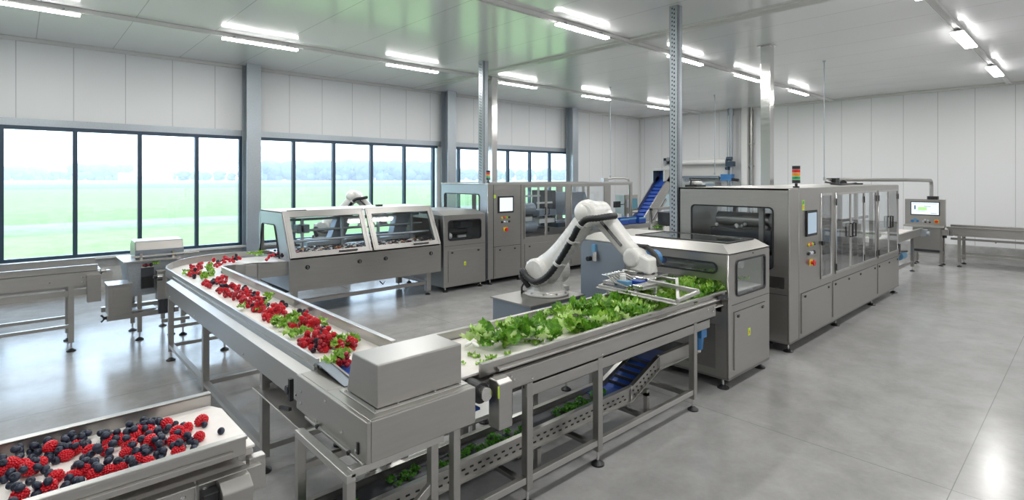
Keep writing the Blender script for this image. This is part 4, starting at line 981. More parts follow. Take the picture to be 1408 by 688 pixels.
def el(b, s0, s1, y0, y1, h0, h1):
    pts = []
    for s, h in ((s0, h0), (s1, h0), (s1, h1), (s0, h1)): q = P0+dn*s+nn*h; pts.append((q.x, q.z))
    return b.prism(pts, 'Y', y0, y1)
LL = (P1-P0).length
b = MB(); el(b, 0, LL, 9.0, 9.35, -.02, .01)
for k in range(12): el(b, .2+k*.16, .215+k*.16, 9.02, 9.33, .01, .05)
b.build('cleated_belt', 'blue', t)
b = MB(); el(b, -.2, LL+.05, 8.96, 9.0, -.24, .08); el(b, -.2, LL+.05, 9.35, 9.39, -.14, .12); b.build('side_frame', 'steel', t, .004)
b = MB(); el(b, -.5, LL-.5, 8.99, 9.02, -.42, -.34); el(b, .1, .14, 8.98, 9.02, -.4, -.2); b.build('lower_brace', 'steel', t, .003)
hb = MB().mat('steel_light').prism([(14.55, 2.10), (14.95, 2.10), (15.02, 2.38), (14.94, 2.46), (14.62, 2.46), (14.55, 2.40)], 'Y', 8.96, 9.0).prism([(14.55, 2.10), (14.95, 2.10), (15.02, 2.38), (14.94, 2.46), (14.62, 2.46), (14.55, 2.40)], 'Y', 9.35, 9.39).box(14.6, 14.96, 9.0, 9.35, 2.43, 2.46).mat('blue').box(14.90, 14.94, 9.0, 9.35, 2.1, 2.43).build('head_hood', None, t, .004)
MB().box(15.05, 15.22, 9.0, 9.3, .0, 2.15).box(14.8, 15.1, 8.98, 9.02, 1.95, 2.15).build('support_column', 'steel_light', t, .004)
MB().cyl((14.9, 8.9, 2.13), (14.9, 8.96, 2.13), .06, 14).cyl((15.1, 8.9, 2.1), (15.1, 9.0, 2.1), .06, 14).build('drive_motor', 'black', t)
t = thing('crate_table', 'low pale packing bench with blue crates seen behind the robot forearm', 'table', (11.3, 7.7, 0))
MB().box(10.3, 11.6, 7.5, 8.0, 1.05, 1.09).box(10.35, 11.55, 7.52, 7.56, .98, 1.05).build('table_top', 'steel', t, .004)
for x in (10.35, 11.55):
    for y in (7.53, 7.97): leg(t, x, y, 1.05, .04)
for k, (x, y, w_, lb) in enumerate(((10.45, 7.6, .32, 'blue crate on bench, leftmost of three'), (10.85, 7.65, .3, 'blue crate on bench, middle of three'), (11.22, 7.6, .28, 'blue crate on bench, nearest the control box'))):
    c = thing('plastic_crate', lb, 'crate', (x, y, 1.09), 'blue crates on the packing bench')
    MB().box(x, x+w_, y, y+.02, 1.09, 1.23).box(x, x+w_, y+.26, y+.28, 1.09, 1.23).box(x, x+.02, y+.02, y+.26, 1.09, 1.23).box(x+w_-.02, x+w_, y+.02, y+.26, 1.09, 1.23).box(x, x+w_, y, y+.28, 1.09, 1.10).build('crate_body', 'blue', c, .004)
    MB().box(x-.01, x+w_+.01, y-.01, y, 1.20, 1.235).box(x-.01, x+w_+.01, y+.28, y+.29, 1.20, 1.235).build('crate_rim', 'cyanblue', c, .002)
t = thing('salad_washer', 'low open steel salad washer behind hooded machine at foot of elevator', 'machine', (12.6, 7.3, 0))
MB().box(11.7, 14.4, 7.2, 8.1, .70, .80).box(11.7, 14.4, 7.2, 7.24, .80, 1.0).box(11.7, 14.4, 8.06, 8.1, .8, 1.05).box(14.3, 14.4, 7.2, 8.1, .8, 1.45).build('wash_tank', 'offwhite', t, .006)
MB().box(12.2, 14.3, 7.9, 7.96, 1.35, 1.42).box(12.2, 12.26, 7.9, 7.96, 1.0, 1.4).box(13.5, 13.9, 7.85, 8.0, 1.1, 1.3).build('wash_frame', 'steel', t, .004)
MB().box(12.5, 13.2, 7.5, 7.9, .95, 1.30).cyl((12.3, 7.16, .88), (12.7, 7.16, .88), .05, 14).build('wash_pump', 'darkgap', t, .01)
for x in (11.8, 14.3):
    for y in (7.25, 8.05): leg(t, x, y, .70, .05)
b = MB(); b.mats = ['leaf1', 'leaf0']
for k in range(150):
    b.cur = k % 2; b.ball((12.2+R.random()*2., 7.35+R.random()*.6, .85+R.random()*.12), .05, 1, (1, .7, .4))
tag(b.build('salad_leaves', None), 'green salad leaves heaped in the low washer behind the hooded machine', 'salad', kind='stuff')

# ------------------------------------------------------------------ robots
def robot(name, label, px_, base, yaw, k=1.0, mirror=False):
    """six-axis arm; local x is the joint axis, local -y points at the work"""
    t = thing(name, label, 'robot', base); 
    def build(b, nm, m, parent, bev=None, smooth=False):
        for v in b.bm.verts:
            q = Matrix.Rotation(yaw, 3, 'Z') @ (v.co*k); v.co = q+Vector(base)
        return b.build(nm, m, parent, bev, smooth)
    b = MB().tube([(0, 0, 0), (0, 0, .025), (0, 0, .03), (0, 0, .06)], .27, 32, rs=[.27, .27, .24, .23]).tube([(0, 0, .05), (0, 0, .12), (0, 0, .2), (0, 0, .26)], .2, 28, rs=[.22, .2, .19, .17])
    b.box(-.20, .0, -.10, .22, .03, .12).box(.12, .24, -.16, -.02, .03, .09)
    base_o = build(b, 'robot_base', 'white_paint', t, .008)
    bo = MB()
    for a in range(10): bo.cyl((.25*math.cos(a*PI/5), .25*math.sin(a*PI/5), .025), (.25*math.cos(a*PI/5), .25*math.sin(a*PI/5), .045), .014, 8)
    build(bo, 'base_bolts', 'pol', base_o)
    b = MB().tube([(-.25, -.03, .28), (-.23, -.03, .28), (.21, -.03, .28), (.24, -.03, .28)], .17, 28, rs=[.14, .17, .17, .14]).tube([(0, 0, .18), (0, -.01, .30)], .2, 24).box(-.15, .12, .02, .20, .2, .38)
    build(b, 'shoulder', 'white_paint', t, .012)
    # upper arm: tapered rounded beam from the shoulder to the elbow
    A = Vector((-.08, -.05, .28)); B = Vector((-.06, -.70, .985))
    b = MB(); n = 9; rings = []
    d = (B-A).normalized(); up = Vector((1, 0, 0)); sd = d.cross(up).normalized()
    for i in range(n+1):
        f = i/n; c_ = A.lerp(B, f)+sd*(-.02*math.sin(f*PI)); wv = .135-.025*f+.05*math.exp(-((f)/.2)**2); hx = .11-.02*f
        rings.append([b.bm.verts.new(c_+sd*wv*math.copysign(abs(math.cos(a))**.7, math.cos(a))+up*hx*math.copysign(abs(math.sin(a))**.7, math.sin(a))) for a in [2*PI*q/16 for q in range(16)]])
    for r, q in zip(rings, rings[1:]):
        for j in range(16): b.face([r[j], r[(j+1) % 16], q[(j+1) % 16], q[j]])
    b.face(rings[0][::-1]); b.face(rings[-1])
    ua = build(b, 'upper_arm', 'white_paint', t, None, True)
    pl = MB().bar(A.lerp(B, .30)+Vector((-.105, -.045, -.04)), A.lerp(B, .78)+Vector((-.095, -.035, -.03)), .004, .05, (0, .7, .7)); build(pl, 'arm_cover_plate', 'duct', ua, .002)
    # elbow
    b = MB().tube([(-.16, -.72, .995), (-.14, -.72, .995), (.16, -.72, .995), (.20, -.72, .995)], .15, 28, rs=[.11, .145, .145, .11])
    b.ball((-.04, -.68, 1.015), .155, 3, (1, 1, .95))
    build(b, 'elbow', 'white_paint', t, .012)
    # forearm
    A = Vector((.09, -.77, .98)); B = Vector((.09, -1.20, .58))
    b = MB(); rings = []; d = (B-A).normalized(); sd = d.cross(up).normalized()
    for i in range(7):
        f = i/6; c_ = A.lerp(B, f); wv = .112-.025*f; hx = .10-.02*f
        rings.append([b.bm.verts.new(c_+sd*wv*math.copysign(abs(math.cos(a))**.6, math.cos(a))+up*hx*math.copysign(abs(math.sin(a))**.6, math.sin(a))) for a in [2*PI*q/16 for q in range(16)]])
    for r, q in zip(rings, rings[1:]):
        for j in range(16): b.face([r[j], r[(j+1) % 16], q[(j+1) % 16], q[j]])
    b.face(rings[0][::-1]); b.face(rings[-1])
    fa = build(b, 'forearm', 'white_paint', t, None, True)
    sl_ = MB().bar(A.lerp(B, .22)+Vector((-.108, .02, .03)), A.lerp(B, .80)+Vector((-.09, .01, .02)), .012, .03, (0, .7, .7)); build(sl_, 'forearm_slot', 'black', fa, .004)
    # wrist
    b = MB().tube([(-.02, -1.220, 0.560), (.01, -1.220, 0.560), (.17, -1.220, 0.560), (.20, -1.220, 0.560)], .1, 24, rs=[.085, .105, .105, .085]).hexa([(.0, -1.200, 0.440), (.18, -1.200, 0.440), (.18, -1.440, 0.410), (.0, -1.440, 0.410), (.01, -1.220, 0.640), (.17, -1.220, 0.640), (.17, -1.430, 0.570), (.01, -1.430, 0.570)])
    wr = build(b, 'wrist', 'white_paint', t, .02)
    b = MB().tube([(.16, -1.160, 0.670), (.18, -1.300, 0.670), (.18, -1.400, 0.590), (.17, -1.460, 0.490)], .03, 10).tube([(.09, -1.340, 0.430), (.09, -1.350, 0.390), (.09, -1.350, 0.350), (.09, -1.350, 0.320)], .12, 24, rs=[.09, .10, .13, .12])
    build(b, 'tool_flange', 'black', wr, .004)
    b = MB().cyl((.16, -1.340, 0.550), (.28, -1.340, 0.550), .09, 20); build(b, 'wrist_motor', 'blue_motor', wr, .006)
    # hose
    pts = [(-.20, .10, .10), (-.27, .12, .20), (-.30, .10, .30), (-.32, .0, .235), (-.32, -.14, .20), (-.30, -.28, .27), (-.28, -.40, .40), (-.26, -.52, .57), (-.25, -.64, .75), (-.25, -.72, .87), (-.24, -.82, .955), (-.20, -.94, .975), (-.08, -1.00, .99), (.05, -.98, .99)]
    # smooth the path
    P = [Vector(p) for p in pts]; Q = []
    for i in range(len(P)-1):
        p0, p1, p2, p3 = P[max(i-1, 0)], P[i], P[i+1], P[min(i+2, len(P)-1)]
        for s in range(8):
            u = s/8; Q.append(.5*((2*p1)+(p2-p0)*u+(2*p0-5*p1+4*p2-p3)*u*u+(3*p1-p0-3*p2+p3)*u**3))
    Q.append(P[-1])
    h_ = MB(); h_.tube(Q, .036, 12, rs=[.038 if i % 2 else .032 for i in range(len(Q))]); hs = build(h_, 'cable_hose', 'black', t, None, True)
    for i in (50, 62, 74):
        cb = MB(); cb.tube([Q[i]-(Q[i+1]-Q[i]).normalized()*.014, Q[i]+(Q[i+1]-Q[i]).normalized()*.014], .048, 16); cb.bar(Q[i], Q[i]+Vector((.13, .0, -.03)), .03, .02)
        build(cb, 'hose_clamp', 'offwhite', hs, .003)
    b = MB().tube([(-.22, .20, .0), (-.24, .18, .08), (-.22, .12, .20)], .012, 8).box(-.14, -.02, .24, .30, .0, .03); build(b, 'power_cable', 'black', t)
    return t
t = thing('robot_pedestal', 'grey steel pedestal box carrying the white robot beside lettuce conveyor', 'pedestal', (4.55, 4.55, 0))
MB().box(4.14, 5.02, 4.2, 4.84, .06, .785).build('pedestal_body', 'grey_paint', t, .006)
MB().box(4.12, 5.04, 4.18, 4.86, .785, .80).build('top_plate', 'steel', t, .004)
MB().box(4.18, 4.98, 4.24, 4.8, 0, .06).build('dark_base', 'darkgap', t)
MB().box(4.22, 4.95, 4.188, 4.20, .10, .72).build('access_door', 'steel_dark', t, .003)
robot('picking_robot', 'white robot arm with black hose reaching over the lettuce conveyor', 0, (4.73, 4.53, .80), 0.0)
rb2 = robot('picking_robot', 'second white robot arm, top of it showing above the glazed sorter', 0, (4.8, 11.1, .90), math.radians(47.4), .9)
t = thing('robot_pedestal', 'grey pedestal under the robot arm behind the glazed sorter', 'pedestal', (4.8, 11.1, 0))
MB().box(4.4, 5.2, 10.7, 11.5, .05, .885).box(4.45, 5.15, 10.75, 11.45, 0, .05).build('pedestal_body', 'grey_paint', t, .006)
MB().box(4.38, 5.22, 10.68, 11.52, .885, .90).build('top_plate', 'steel', t, .004)
# gripper hanging from the front robot
t = thing('gripper_frame', 'flat steel gripper frame with clear suction blocks hanging from the robot wrist', 'gripper', (4.6, 3.0, 1.16))
b = MB().bar((4.16, 3.28, 1.155), (4.24, 2.50, 1.115), .03, .03).bar((4.12, 3.27, 1.15), (4.20, 2.46, 1.108), .05, .010)
b.bar((4.86, 3.50, 1.19), (4.84, 2.84, 1.185), .03, .03).bar((4.28, 2.50, 1.12), (4.84, 2.84, 1.185), .03, .05).bar((4.16, 3.26, 1.155), (4.86, 3.48, 1.19), .03, .02).bar((4.2, 2.9, 1.14), (4.85, 3.1, 1.185), .04, .02)
b.bar((4.50, 2.95, 1.20), (4.55, 2.45, 1.17), .035, .04).bar((4.55, 2.45, 1.17), (4.24, 2.48, 1.13), .03, .03)
b.build('gripper_bars', 'steel_light', t, .004)
MB().cyl((4.80, 3.12, 1.12), (4.80, 3.12, 1.17), .09, 24).box(4.55, 4.95, 3.0, 3.2, 1.19, 1.215).cyl((4.6, 3.0, 1.12), (4.6, 3.0, 1.22), .07, 20).box(4.45, 4.75, 2.9, 3.14, 1.12, 1.18).build('gripper_hub', 'pol', t, .006)
b = MB().mat('pol').box(4.22, 4.50, 3.14, 3.28, 1.165, 1.20).mat('cyanblue').box(4.26, 4.34, 3.02, 3.14, 1.165, 1.215).mat('blue').box(4.38, 4.48, 2.96, 3.08, 1.17, 1.21).mat('pol').box(4.25, 4.5, 2.84, 2.95, 1.16, 1.20).mat('offwhite').cyl((4.3, 3.1, 1.2), (4.3, 3.1, 1.26), .03, 12).cyl((4.44, 3.2, 1.2), (4.44, 3.2, 1.25), .03, 12).mat('pol')
for k in range(6): b.tube([(4.24+k*.05, 3.30, 1.25), (4.23+k*.05, 3.24, 1.255), (4.22+k*.06, 3.12, 1.20), (4.24+k*.05, 3.0, 1.17)], .010, 8)
b.build('suction_block', None, t, .006)
for x, y in ((4.2, 3.2), (4.22, 2.95), (4.25, 2.7), (4.55, 2.9), (4.85, 3.2), (4.84, 2.95), (4.6, 3.1)): MB().tube([(x, y, 1.14), (x, y, 1.10), (x, y, 1.085)], .02, 12, rs=[.012, .014, .026]).build('suction_cup', 'offwhite', t)

# ------------------------------------------------------------------ left-hand conveyor under the windows
t = thing('window_conveyor', 'empty steel conveyor cut off at the left, standing in front of first window', 'conveyor', (-.5, 9.1, 0))
MB().box(-3, .82, 8.86, 9.42, .99, 1.0).cyl((.80, 8.88, .96), (.80, 9.40, .96), .04, 16).build('conveyor_belt', 'steel_dark', t, .002)
MB().box(-3, .78, 8.84, 8.86, 1.0, 1.075).box(-3, .78, 8.81, 8.85, 1.065, 1.08).build('side_rail', 'steel_h', t, .003)
MB().box(-3, .80, 9.42, 9.44, 1.0, 1.09).box(-3, .80, 9.41, 9.46, 1.085, 1.10).build('side_rail', 'steel_h', t, .003)
s_ = MB().box(-3, .80, 8.79, 8.81, .83, .99).box(-3, .80, 8.78, 8.82, .985, .993).build('side_beam', 'steel_h', t, .003)
bolts([(x, 8.79, z) for x in (.62, .66, .72) for z in (.87, .93)]+[(.3, 8.79, .9)], 'Y', -1, .01, s_)
MB().box(-3, .80, 9.44, 9.46, .83, .99).build('side_beam', 'steel_h', t, .003)
MB().box(-3, .72, 8.82, 8.84, .70, .77).box(-3, .72, 9.41, 9.43, .70, .77).build('lower_beam', 'steel_h', t, .003)
MB().box(.66, .80, 8.67, 8.79, .62, .96).build('motor_housing', 'steel', t, .006)
MB().cyl((.86, 8.72, .93), (.86, 8.86, .93), .06, 18).cyl((.80, 8.74, 1.0), (.86, 8.74, 1.0), .03, 12).cyl((.88, 8.75, .95), (.88, 8.84, .95), .05, 16).build('roller_end', 'steel_light', t, .003)
for x in (.51, -1.9):
    leg(t, x, 8.83, .83, .055); leg(t, x, 9.44, .83, .055)
MB().box(-1.9, .51, 8.81, 8.85, .30, .34).box(-1.9, .51, 9.42, 9.46, .30, .34).build('cross_bar', 'steel', t, .003)

# fruit feeder between it and the bend conveyor
t = thing('fruit_feeder', 'small hooded steel feeder standing between the window conveyor and bend conveyor', 'machine', (1.4, 9.1, 0))
MB().hexa([(1.13, 8.80, .60), (1.62, 8.80, .62), (1.62, 9.42, .62), (1.13, 9.42, .60), (1.08, 8.76, 1.07), (1.66, 8.76, 1.07), (1.66, 9.46, 1.07), (1.08, 9.46, 1.07)]).build('hopper_body', 'galv', t, .008)
MB().box(1.04, 1.70, 8.72, 9.50, 1.07, 1.085).build('top_plate', 'steel_light', t, .004)
h_ = MB().prism([(8.98, 1.09), (8.96, 1.20), (8.99, 1.32), (9.30, 1.33), (9.42, 1.26), (9.42, 1.09)], 'X', 1.20, 1.78).build('hood', 'steel', t, .012)
MB().box(1.20, 1.78, 8.95, 8.965, 1.09, 1.20).build('hood_visor', 'grey_paint', h_, .002)
MB().cyl((1.15, 8.88, 1.12), (1.95, 8.84, 1.14), .014, 10).box(1.24, 1.27, 8.85, 8.95, 1.085, 1.17).box(1.62, 1.65, 8.85, 8.95, 1.085, 1.17).build('feed_roller', 'pol', t, .003)
MB().mat('darkgap').box(1.24, 1.385, 8.75, 8.79, .70, .98).mat('black').box(1.25, 1.375, 8.742, 8.75, .72, .86).mat('offwhite').box(1.24, 1.385, 8.74, 8.75, .985, 1.0).build('discharge_chute', None, t, .004)
MB().box(1.39, 1.56, 8.56, 8.70, .56, .95).build('drive_box', 'steel', t, .008)
MB().box(1.42, 1.6, 8.6, 8.7, .36, .54).cyl((1.5, 8.6, .40), (1.5, 8.6, .55), .02, 10).build('gear_unit', 'darkgap', t, .006)
MB().box(.87, 1.12, 8.62, 8.95, .42, .80).box(.86, 1.13, 8.60, 8.97, .80, .815).box(.92, 1.09, 8.612, 8.62, .47, .76).build('side_box', 'steel', t, .006)
MB().box(.86, 1.66, 8.66, 8.74, .345, .41).box(.86, 1.66, 9.3, 9.38, .345, .41).box(1.12, 1.4, 8.68, 8.9, .42, .435).build('lower_beam', 'steel_h', t, .003)
MB().tube([(.80, 8.7, .34), (.84, 8.7, .38), (.80, 8.7, .43)], .012, 8).cyl((.82, 8.7, .385), (.88, 8.7, .385), .02, 12).build('adjuster_knob', 'black', t)
for x, y in ((1.23, 8.82), (1.23, 9.42), (1.60, 8.82), (1.60, 9.42)): leg(t, x, y, .62, .05)

# ------------------------------------------------------------------ operator console and the far-right conveyors
t = thing('operator_console', 'operator console with wide lit screen standing against the end wall', 'console', (17.1, 2.98, 0))
MB().box(17.0, 17.14, 2.58, 3.40, 1.00, 1.66).build('console_case', 'steel', t, .01)
MB().hexa([(16.82, 2.58, .96), (17.14, 2.58, .96), (17.14, 3.40, .96), (16.82, 3.40, .96), (16.86, 2.58, 1.0), (17.14, 2.58, 1.02), (17.14, 3.40, 1.02), (16.86, 3.40, 1.0)]).build('shelf', 'steel', t, .004)
sc_ = MB().box(16.985, 17.0, 2.68, 3.28, 1.25, 1.60).build('touch_screen', 'black', t, .004)
MB().mat('screen').box(16.98, 16.985, 2.70, 3.26, 1.275, 1.58).mat('screen_green').box(16.978, 16.98, 2.94, 3.12, 1.38, 1.46).mat('screen_dark').box(16.978, 16.98, 2.86, 3.0, 1.475, 1.485).box(16.978, 16.98, 3.17, 3.20, 1.40, 1.50).box(16.978, 16.98, 2.72, 3.24, 1.55, 1.555).box(16.978, 16.98, 2.74, 2.86, 1.30, 1.31).box(16.978, 16.98, 2.98, 3.16, 1.36, 1.365).build('display', None, sc_)
for k, (y, z, c, r) in enumerate(((3.24, 1.10, 'blue_motor', .035), (3.18, 1.14, 'cyanblue', .035), (3.13, 1.10, 'blue_motor', .03), (3.02, 1.10, 'key', .02), (2.98, 1.14, 'key', .02), (2.97, 1.08, 'black', .022), (2.88, 1.08, 'black', .02), (2.92, 1.13, 'key', .018))):
    MB().cyl((16.975, y, z), (17.0, y, z), r, 14).build('push_button', c, t)
MB().mat('yellow').box(16.99, 17.0, 2.70, 2.79, 1.06, 1.15).mat('red').cyl((16.95, 2.745, 1.105), (16.99, 2.745, 1.105), .035, 16).build('emergency_stop', None, t)
MB().box(16.9, 17.2, 2.66, 3.22, .40, .96).build('cabinet_body', 'steel', t, .008)
MB().box(16.92, 17.18, 2.68, 3.2, .34, .40).build('cabinet_plinth', 'darkgap', t)
for x, y in ((17.0, 2.66), (17.0, 3.20), (17.3, 2.66), (17.3, 3.2)): leg(t, x, y, .96, .06, 'steel', True, .06)
MB().box(16.98, 17.32, 2.64, 2.68, .30, .34).box(16.98, 17.02, 2.68, 3.2, .30, .34).box(16.9, 17.0, 2.5, 2.62, .78, .92).build('cross_bar', 'steel', t, .003)
MB().cyl((17.05, 2.86, 1.66), (17.05, 2.86, 1.74), .09, 16).box(16.98, 17.12, 2.72, 2.80, 1.66, 1.74).build('neck_joint', 'black', t, .006)
pts = [(17.05, 2.86, 1.70), (17.05, 2.86, 2.02)]+[(17.05-.14*(1-math.cos(a)), 2.86+.0*a, 2.02+.12*math.sin(a)) for a in (PI/6, PI/3, PI/2)]+[(15.6, 3.1, 2.155), (13.2, 3.85, 2.165)]
tag(MB().mat('steel').tube(pts, .042, 14).mat('black').box(12.9, 13.15, 3.8, 3.98, 2.09, 2.2).cyl((12.0, 3.4, 2.10), (12.25, 3.5, 2.12), .06, 12).mat('steel').tube([(13.1, 3.9, 2.16), (12.6, 3.9, 2.16), (12.4, 3.75, 2.10), (12.35, 3.7, 2.07)], .03, 10).build('overhead_pipe', None), 'bent steel pipe running from cabinet roof to the operator console', 'pipe')
t = thing('outfeed_conveyor', 'short steel conveyor leaving the big cabinet toward the operator console', 'conveyor', (14.5, 3.2, 0))
MB().box(12.55, 16.35, 2.98, 3.45, .90, .915).build('conveyor_belt', 'belt', t)
MB().box(12.55, 16.4, 2.94, 2.98, .79, .965).box(12.55, 16.4, 2.91, 2.95, .955, .97).build('side_rail', 'steel_h', t, .003)
MB().box(12.55, 16.4, 3.45, 3.49, .79, .975).build('side_rail', 'steel_h', t, .003)
MB().box(16.3, 16.5, 2.84, 2.94, .78, .94).cyl((16.4, 2.84, .84), (16.4, 2.78, .84), .06, 14).build('drive_motor', 'galv', t, .006)
for x in (12.9, 15.56): leg(t, x, 2.97, .79, .06); leg(t, x, 3.46, .79, .06)
MB().box(12.9, 15.56, 2.95, 2.99, .20, .25).box(12.9, 15.56, 3.44, 3.48, .20, .25).build('cross_bar', 'steel', t, .003)
MB().mat('darkgap').box(13.2, 14.6, 3.0, 3.4, .55, .72).mat('cyanblue').cyl((14.9, 3.1, .40), (15.3, 3.1, .40), .09, 16).mat('black').tube([(14.2, 3.0, .35), (14.6, 3.0, .55), (15.2, 3.0, .50)], .02, 8).build('under_drive', None, t, .005)
t = thing('wire_guard', 'small wire guard standing on the outfeed conveyor by the console', 'guard', (16., 3.3, .97))
b = MB()
for z in (1.0, 1.10, 1.20): b.cyl((15.5, 3.46, z), (16.0, 3.46, z), .008, 8)
for x in (15.5, 15.75, 16.0): b.cyl((x, 3.46, .965), (x, 3.46, 1.2), .008, 8)
b.build('wire_grid', 'galv', t)
t = thing('end_wall_conveyor', 'empty steel conveyor running along the end wall, cut off at right', 'conveyor', (17.5, 0, 0))
MB().box(17.24, 17.86, -2.5, 2.58, .94, .95).build('conveyor_belt', 'steel_dark', t)
MB().box(17.18, 17.22, -2.5, 2.55, .76, .93).box(17.16, 17.24, -2.5, 2.6, .965, .98).box(17.21, 17.23, -2.5, 2.58, .93, .97).build('side_rail', 'steel', t, .003)
MB().box(17.88, 17.92, -2.5, 2.6, .76, .98).box(17.86, 17.94, -2.5, 2.6, .98, .995).build('side_rail', 'steel', t, .003)
MB().box(17.2, 17.24, -2.5, 2.5, .66, .71).cyl((17.15, 1.65, .66), (17.2, 1.65, .66), .02, 12).build('lower_beam', 'steel_dark', t, .003)
MB().mat('black').cyl((17.12, 2.62, .88), (17.12, 2.62, .70), .06, 16).mat('pol').cyl((17.06, 2.75, .94), (17.2, 2.75, .94), .05, 16).box(17.1, 17.2, 2.45, 2.55, .76, .9).build('roller_end', None, t, .004)
for y in (2.33, -.2, -2.2): leg(t, 17.2, y, .76, .065); leg(t, 17.88, y, .76, .065)
MB().box(17.18, 17.22, -2.2, 2.33, .26, .30).box(17.86, 17.90, -2.2, 2.33, .26, .30).build('cross_bar', 'steel', t, .003)

# ------------------------------------------------------------------ services on the end wall
o = thing('wall_duct', 'broad white vertical duct on the end wall behind the big cabinet', 'duct', (19.2, 8.53, 0))
MB().box(19.08, 19.29, 8.43, 8.63, .36, H).build('duct_body', 'duct', o, .006)
b = MB().box(19.18, 19.29, 8.30, 8.36, .36, H)
for z in (1.9, 2.6, 3.4): b.box(19.14, 19.30, 8.27, 8.40, z, z+.04)
b.build('conduit', 'steel', o, .003)
o = thing('service_pipe', 'dark steel service pipe with blue valve on the end wall, floor to ceiling', 'pipe', (19.1, 9.0, 0))
MB().cyl((19.05, 9.0, 0), (19.05, 9.0, H-.05), .055, 16).cyl((19.05, 9.0, H-.25), (19.05, 9.0, H), .09, 16).cyl((19.05, 9.13, 0), (19.05, 9.13, H), .02, 10).build('pipe_run', 'galv', o)
MB().mat('frame').box(18.9, 19.1, 8.86, 9.14, 2.62, 2.80).cyl((18.92, 8.9, 2.90), (18.92, 9.1, 2.90), .07, 14).cyl((18.9, 9.1, 2.55), (19.1, 9.1, 2.55), .06, 14).mat('blue_motor').box(18.85, 19.1, 8.9, 9.3, 2.10, 2.34).mat('black').cyl((18.9, 8.9, 2.15), (18.9, 8.65, 2.12), .05, 12).build('valve_block', None, o, .01)
o = thing('roller_shutter', 'white horizontal shutter housing with panel below on the end wall', 'shutter', (19.1, 10., 2.7))
MB().cyl((19.0, 9.15, 2.80), (19.0, 11.0, 2.80), .10, 20).box(18.97, 19.03, 9.15, 11.0, 2.92, 2.95).build('shutter_drum', 'duct', o)
MB().box(19.15, 19.27, 9.2, 11.0, 2.28, 2.72).box(19.05, 19.2, 9.2, 11.0, 2.24, 2.27).build('shutter_panel', 'offwhite', o, .004)
MB().box(19.0, 19.2, 9.45, 11.0, 2.20, 2.28).box(18.98, 19.05, 10.6, 10.8, 2.1, 2.2).build('shutter_lintel', 'grey_paint', o, .004)
tag(MB().mat('steel_light').box(18.8, 19.29, 9.5, 10.9, .36, 2.05).mat('grey_paint').box(18.78, 18.8, 9.52, 9.85, .5, 2.0).build('wall_cabinet', None, None, .01), 'tall pale grey cabinet against the end wall under the white shutter', 'cabinet')
tag(MB().mat('black').box(19.18, 19.29, 11.5, 11.85, 2.78, 3.0).mat('galv').cyl((19.12, 11.62, 2.95), (19.2, 11.62, 2.95), .08, 14).cyl((19.12, 11.75, 2.83), (19.2, 11.75, 2.83), .07, 14).build('wall_socket', None, None, .006), 'small dark socket box on the end wall left of perforated post', 'socket')
# ------------------------------------------------------------------ produce
def berry_mesh(seed, r, L, n, dr):
    """drupelet fruit"""
    rr = random.Random(seed); b = MB(); b.mat('rasp')
    b.ball((0, 0, 0), 1, 2, (r*.86, r*.86, L*.86))
    rows = 9
    for i in range(rows):
        ph = PI*(i+.6)/(rows+.4); k = max(1, int(n*math.sin(ph)))
        for j in range(k):
            th = 2*PI*(j+.5*(i % 2))/k+rr.uniform(-.1, .1)
            b.ball((r*.9*math.sin(ph)*math.cos(th), r*.9*math.sin(ph)*math.sin(th), L*.9*math.cos(ph)), dr*rr.uniform(.9, 1.1), 1)
    me = bpy.data.meshes.new('berry'); b.bm.to_mesh(me); b.bm.free()
    for p in me.polygons: p.use_smooth = True
    return me
def with_mat(me, m):
    c = me.copy(); c.materials.clear(); c.materials.append(M[m]); return c
rasp_me = [with_mat(berry_mesh(s, .023, .027, 15, .0052), 'rasp') for s in range(3)]
black_me = [with_mat(berry_mesh(s+9, .020, .023, 12, .0056), 'blackb') for s in range(2)]
b = MB().mat('blueb').ball((0, 0, 0), .0165, 3, (1, 1, .88))
bm_ = b.bm
for v in bm_.verts:
    q = math.hypot(v.co.x, v.co.y)
    if v.co.z > 0 and q < .0055: v.co.z -= .004
b.mat('crown')
for k in range(6):
    a = k*PI/3; b.face([bm_.verts.new((.0045*math.cos(a-.4), .0045*math.sin(a-.4), .0135)), bm_.verts.new((.0045*math.cos(a+.4), .0045*math.sin(a+.4), .0135)), bm_.verts.new((.0075*math.cos(a), .0075*math.sin(a), .0172))])
blue_me = bpy.data.meshes.new('blueberry'); bm_.to_mesh(blue_me); bm_.free(); blue_me.materials.append(M['blueb']); blue_me.materials.append(M['crown'])
b = MB().mat('rasp2').ball((0, 0, 0), .019, 2, (1, 1, .9)); cur_me = bpy.data.meshes.new('red_berry'); b.bm.to_mesh(cur_me); b.bm.free(); cur_me.materials.append(M['rasp2'])

def inst(name, me, loc, rot, s, label, cat, group):
    o = bpy.data.objects.new(name, me); COL.objects.link(o); o.location = loc; o.rotation_euler = rot; o.scale = (s, s, s) if isinstance(s, (int, float)) else s
    o['label'] = label; o['category'] = cat; o['group'] = group; return o
def inpoly(x, y, P):
    c = False
    for i in range(len(P)):
        (x1, y1), (x2, y2) = P[i], P[i-1]
        if (y1 > y) != (y2 > y) and x < (x2-x1)*(y-y1)/(y2-y1)+x1: c = not c
    return c
ZB = .988
class Pile:
    """drops round things so that each rests on the belt or on the ones below"""
    def __init__(s, z): s.z = z; s.a = []
    def drop(s, x, y, r, tol=.78, maxlayer=.05):
        zz = s.z+r*.92
        for (X, Y, Z, Rr) in s.a:
            d = math.hypot(x-X, y-Y); m = (r+Rr)*tol
            if d < m: zz = max(zz, Z+math.sqrt(max(m*m-d*d, 0)))
        if zz > s.z+r+maxlayer: return None
        s.a.append((x, y, zz, r)); return zz
rp = random.Random(21)
P = Pile(ZB)
